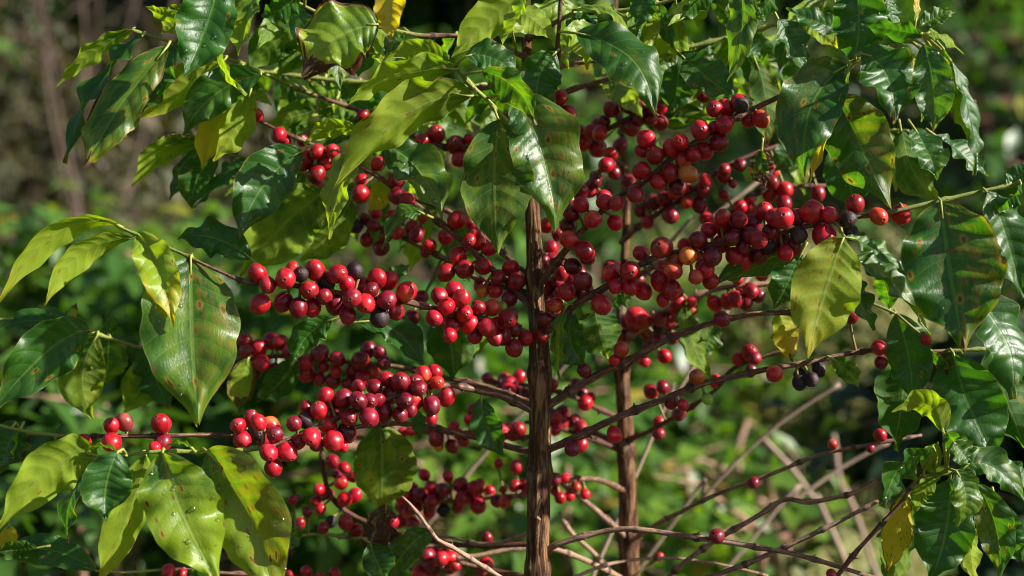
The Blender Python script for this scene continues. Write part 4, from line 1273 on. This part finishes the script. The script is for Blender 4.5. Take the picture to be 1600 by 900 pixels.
lf('B10', (1455, 548), (1480, 590), 30, roll=40, y=-.03, yel=.1, dead=.8)
lf('B9', (1390, 482), (1372, 420), 40, roll=140, y=-.02, yel=.2)
lf('B8', (1595, 286), (1560, 330), 50, roll=-60, y=-.09, yel=.05)
lf('B8', (1575, 290), (1625, 252), 40, roll=-40, y=-.07, yel=.05)
# lower right spray
lf('R8', (1474, 676), (1394, 644), 46, roll=150, y=-.075, mid=(1448, 632), yel=.52, dead=.12, fold=14, drops=4)
lf('R8', (1490, 690), (1516, 726), 46, roll=-20, y=-.09, yel=.2, dead=.0)
lf('R8', (1478, 676), (1512, 716), 40, roll=40, y=-.08, yel=.25)
lf('R8', (1458, 698), (1378, 792), 84, roll=-50, y=-.09, mid=(1408, 735), yel=.12, drops=25, fold=10)
lf('R8', (1444, 736), (1466, 690), 34, roll=160, y=-.075, yel=.5)
lf('R8', (1494, 736), (1496, 824), 56, roll=-16, y=-.10, mid=(1508, 778), yel=.3, fold=20, dead=0)
lf('R8', (1502, 734), (1606, 792), 56, roll=-28, y=-.09, mid=(1552, 730), yel=.2, dead=.1)
lf('R8', (1545, 722), (1622, 752), 46, roll=-30, y=-.08, yel=.12)
lf('R8', (1526, 756), (1562, 908), 58, roll=16, y=-.06, mid=(1556, 825), yel=.1, rust=.7, dead=.15)
lf('R8', (1484, 748), (1452, 912), 94, roll=12, y=-.055, mid=(1478, 830), yel=.06, rust=.1, dead=.04)
lf('R8', (1412, 772), (1386, 896), 50, roll=172, y=-.05, mid=(1404, 835), yel=1.25, rust=.5, dead=.36, label='orange-yellow dying leaf at the lower right')
lf('R8', (1422, 780), (1392, 925), 70, roll=160, y=-.03, yel=.28)
lf('R8', (1516, 808), (1528, 918), 46, roll=150, y=-.05, yel=.62)
lf('R8', (1470, 740), (1430, 800), 40, roll=150, y=-.06, yel=.4)
lf('R8', (1555, 780), (1600, 880), 60, roll=20, y=-.02, yel=.02)
# left middle
lf('B1', (186, 352), (-8, 478), 50, roll=125, y=-.06, yt=-.08, mid=(88, 366), yel=.62, dead=.08, fold=10, wave=.01, drops=4, twist=8, label='yellow-green leaf arching out to the left edge')
lf('B1', (206, 372), (68, 478), 50, roll=130, y=-.06, yt=-.08, mid=(124, 400), yel=.56, dead=.26, fold=10, wave=.01, twist=8, label='shorter yellow-green arched leaf with a withered tip')
lf('B1', (216, 366), (272, 510), 76, roll=-14, y=-.085, yt=-.11, mid=(250, 428), yel=.66, rust=.35, dead=.22, fold=38, wave=.06, label='lime folded leaf with a red-brown edge')
lf('B1', (298, 400), (310, 660), 156, roll=-16, y=-.08, yt=-.122, mid=(301, 520), yel=.24, rust=.62, dead=.04, fold=20, wave=.02, drops=6, seed=.83, twist=.01, label='largest glossy green leaf, broad, with rusty panels right of its midrib')
lf('B1', (392, 404), (278, 374), 58, roll=20, y=-.03, mid=(335, 372), yel=.02, wave=.12)
lf('B11', (140, 516), (-14, 646), 88, roll=-16, y=.0, yt=-.02, mid=(72, 550), yel=.08, rust=.45, dead=.08, drops=10)
lf('B11', (152, 524), (146, 656), 72, roll=170, y=.04, mid=(128, 590), yel=.34, rust=.7, label='olive leaf underside with ringed brown spots')
lf('B11', (170, 528), (166, 600), 58, roll=165, y=.05, yel=.28)
lf('B11', (120, 512), (-10, 518), 42, roll=40, y=.03, mid=(55, 500), yel=.06)
lf('B11', (98, 508), (120, 474), 26, roll=150, y=.035, yel=.7, dead=.7)
lf('B11', (168, 526), (180, 490), 26, roll=160, y=.05, yel=.2)
lf('B11', (250, 548), (192, 646), 62, roll=160, y=.09, yel=.3)
lf('B11', (220, 545), (262, 640), 60, roll=20, y=.085, yel=.06)
lf('B12', (36, 660), (-6, 740), 66, roll=20, y=-.05, yel=.04)
lf('B12', (28, 664), (20, 720), 30, roll=80, y=-.055, yel=.3)
lf('B12', (88, 680), (92, 656), 8, roll=20, y=-.055, yel=.2)
# lower left
lf('B13', (152, 712), (-8, 826), 84, roll=152, y=-.10, yt=-.115, mid=(82, 732), yel=.50, rust=.15, fold=10, wave=.04)
lf('B13', (184, 706), (166, 814), 78, roll=-10, y=-.12, yt=-.13, mid=(166, 760), yel=.12, rust=.25, fold=14, dead=.1)
lf('B13', (228, 712), (150, 925), 62, roll=152, y=-.09, mid=(198, 808), yel=.58, fold=10, wave=.03)
lf('B13', (254, 708), (346, 920), 118, roll=-8, y=-.115, yt=-.13, mid=(286, 800), yel=.46, rust=.42, dead=.05, fold=16, wave=.05, drops=45, label='broad lime leaf with small red-brown patches at the lower left')
lf('B13', (322, 704), (436, 950), 140, roll=14, y=-.10, yt=-.12, mid=(385, 800), yel=.42, rust=.75, dead=.08, fold=22, wave=.035, drops=35, label='broad yellow-green leaf mottled with rust, beside the lime one')
lf('B13', (152, 730), (106, 852), 50, roll=48, y=-.06, mid=(112, 780), yel=.12, dead=.3)
lf('B18', (60, 856), (-8, 862), 34, roll=160, y=.0, yel=.1)
lf('B18', (14, 820), (8, 868), 32, roll=150, y=.03, yel=1.1, dead=.4, label='small orange leaf in the lower left corner')
lf('B18', (150, 892), (-10, 872), 50, roll=20, y=.01, mid=(70, 858), yel=.02)
lf('B13', (300, 700), (256, 700), 20, roll=110, y=-.105, mid=(278, 692), yel=.35)
lf('B13', (190, 708), (132, 706), 22, roll=110, y=-.105, mid=(160, 698), yel=.35)
lf('B16', (442, 860), (470, 820), 32, roll=20, y=.03, yel=.2)
lf('B18', (330, 896), (240, 935), 50, roll=10, y=.02, yel=.05)
# below the branches, middle
lf('B12', (592, 664), (592, 800), 98, roll=168, y=.045, yel=.34, rust=.6, fold=6, label='olive leaf hanging below the left cherry cluster')
lf('B15', (604, 788), (600, 900), 74, roll=20, y=.04, yel=.3, dead=1.3, fold=34, wave=.13, label='dead crumpled brown leaf')
lf('B16', (578, 848), (604, 910), 52, roll=-14, y=.02, yel=.1)
lf('B17', (678, 830), (606, 915), 54, roll=-24, y=.03, mid=(634, 858), yel=.18)
lf('B13', (752, 622), (790, 716), 48, roll=10, y=-.02, mid=(762, 670), yel=.04)
lf('B13', (652, 640), (658, 684), 26, roll=20, y=.0, yel=.06)
lf('B1', (518, 500), (456, 572), 50, roll=-30, y=-.01, mid=(480, 525), yel=.08, drops=10)
lf('B1', (560, 503), (664, 584), 54, roll=-30, y=-.01, mid=(622, 520), yel=.06, drops=4)
lf('B1', (690, 484), (708, 594), 80, roll=168, y=.02, yel=.14)
lf('B1', (735, 500), (740, 560), 60, roll=165, y=.04, yel=.3)
lf('B11', (462, 562), (402, 626), 50, roll=160, y=.07, yel=.12)
lf('B11', (388, 560), (374, 645), 44, roll=165, y=.06, yel=.6, dead=.7, label='dried tan leaf')
lf('B2', (596, 440), (642, 412), 26, roll=-30, y=.04, yel=.16)
lf('B2', (662, 334), (596, 390), 38, roll=40, y=-.01, mid=(625, 338), yel=.24, drops=3)
lf('B8', (884, 480), (872, 596), 36, roll=55, y=-.03, mid=(872, 535), yel=.3, wave=.10)
lf('B8', (896, 488), (918, 578), 52, roll=14, y=-.02, mid=(892, 535), yel=.06, wave=.08)
lf('B8', (930, 478), (952, 562), 72, roll=168, y=-.0, yel=.2)
lf('B21', (1072, 476), (1110, 592), 44, roll=150, y=.08, yel=.3)
lf('B21', (1120, 505), (1096, 560), 40, roll=-40, y=.09, yel=.2, dead=.4)
lf('B21', (990, 452), (950, 482), 44, roll=-60, y=.06, yel=.06)
lf('B28', (880, 470), (868, 530), 30, roll=10, y=.04, yel=.06)

# ------------------------------------------------------------------ the rest of the crowns, behind and above
fg = random.Random(77)


def fill(key, n, xr, yr, dr, size=(72, 118), yel=(.05, .55), up=0.25, wide=(.30, .44)):
    for _ in range(n):
        B = BR[key]
        i = fg.randint(int(len(B.path) * xr[0]), len(B.path) - 1)
        p = B.path[i][0]
        x, y_ = B.pix[i]
        L = fg.uniform(*size)
        ang = fg.uniform(yr[0], yr[1])
        t = (x + L * math.cos(R(ang)), y_ + L * math.sin(R(ang)))
        roll = fg.choice((fg.uniform(-45, 45), fg.uniform(-45, 45), fg.uniform(125, 200)))
        leaf(B, (x + fg.uniform(-8, 8), y_ + fg.uniform(-6, 6)), t, L * fg.uniform(*wide), roll=roll, y=p.y + fg.uniform(0, dr), yt=p.y + fg.uniform(-.02, dr + .03),
             yel=fg.uniform(*yel), rust=fg.uniform(0, .6), dead=fg.uniform(0, .15), fold=fg.uniform(6, 24), wave=fg.uniform(.03, .09))


fill('T3', 9, (.25, 1), (20, 140), .06)
fill('T4', 11, (.2, 1), (40, 150), .07)
fill('T5', 16, (.1, .95), (20, 150), .07)
fill('T6', 19, (.15, 1), (30, 150), .08)
fill('T7', 16, (.1, 1), (20, 150), .07)
fill('T2', 8, (.3, 1), (10, 170), .08)
fill('B7', 6, (.5, 1), (20, 130), .06)
fill('B6', 5, (.5, 1), (-60, 60), .08)
fill('B3', 5, (.35, .8), (30, 150), .07)
fill('T8', 8, (.35, .9), (40, 140), .06)

fill('T4', 9, (.2, 1), (50, 150), .05, (60, 95), (.15, .6))
fill('T6', 7, (.2, .8), (40, 150), .06, (60, 95), (.1, .6))
fill('B3', 9, (.3, 1), (50, 150), .06, (60, 100), (.05, .5))
fill('T8', 7, (.3, 1), (50, 150), .05, (60, 95), (.05, .45))
fill('T3', 7, (.3, 1), (30, 150), .05, (60, 95), (.15, .6))
fill('T5', 7, (.2, .9), (30, 150), .05, (60, 95), (.1, .55))
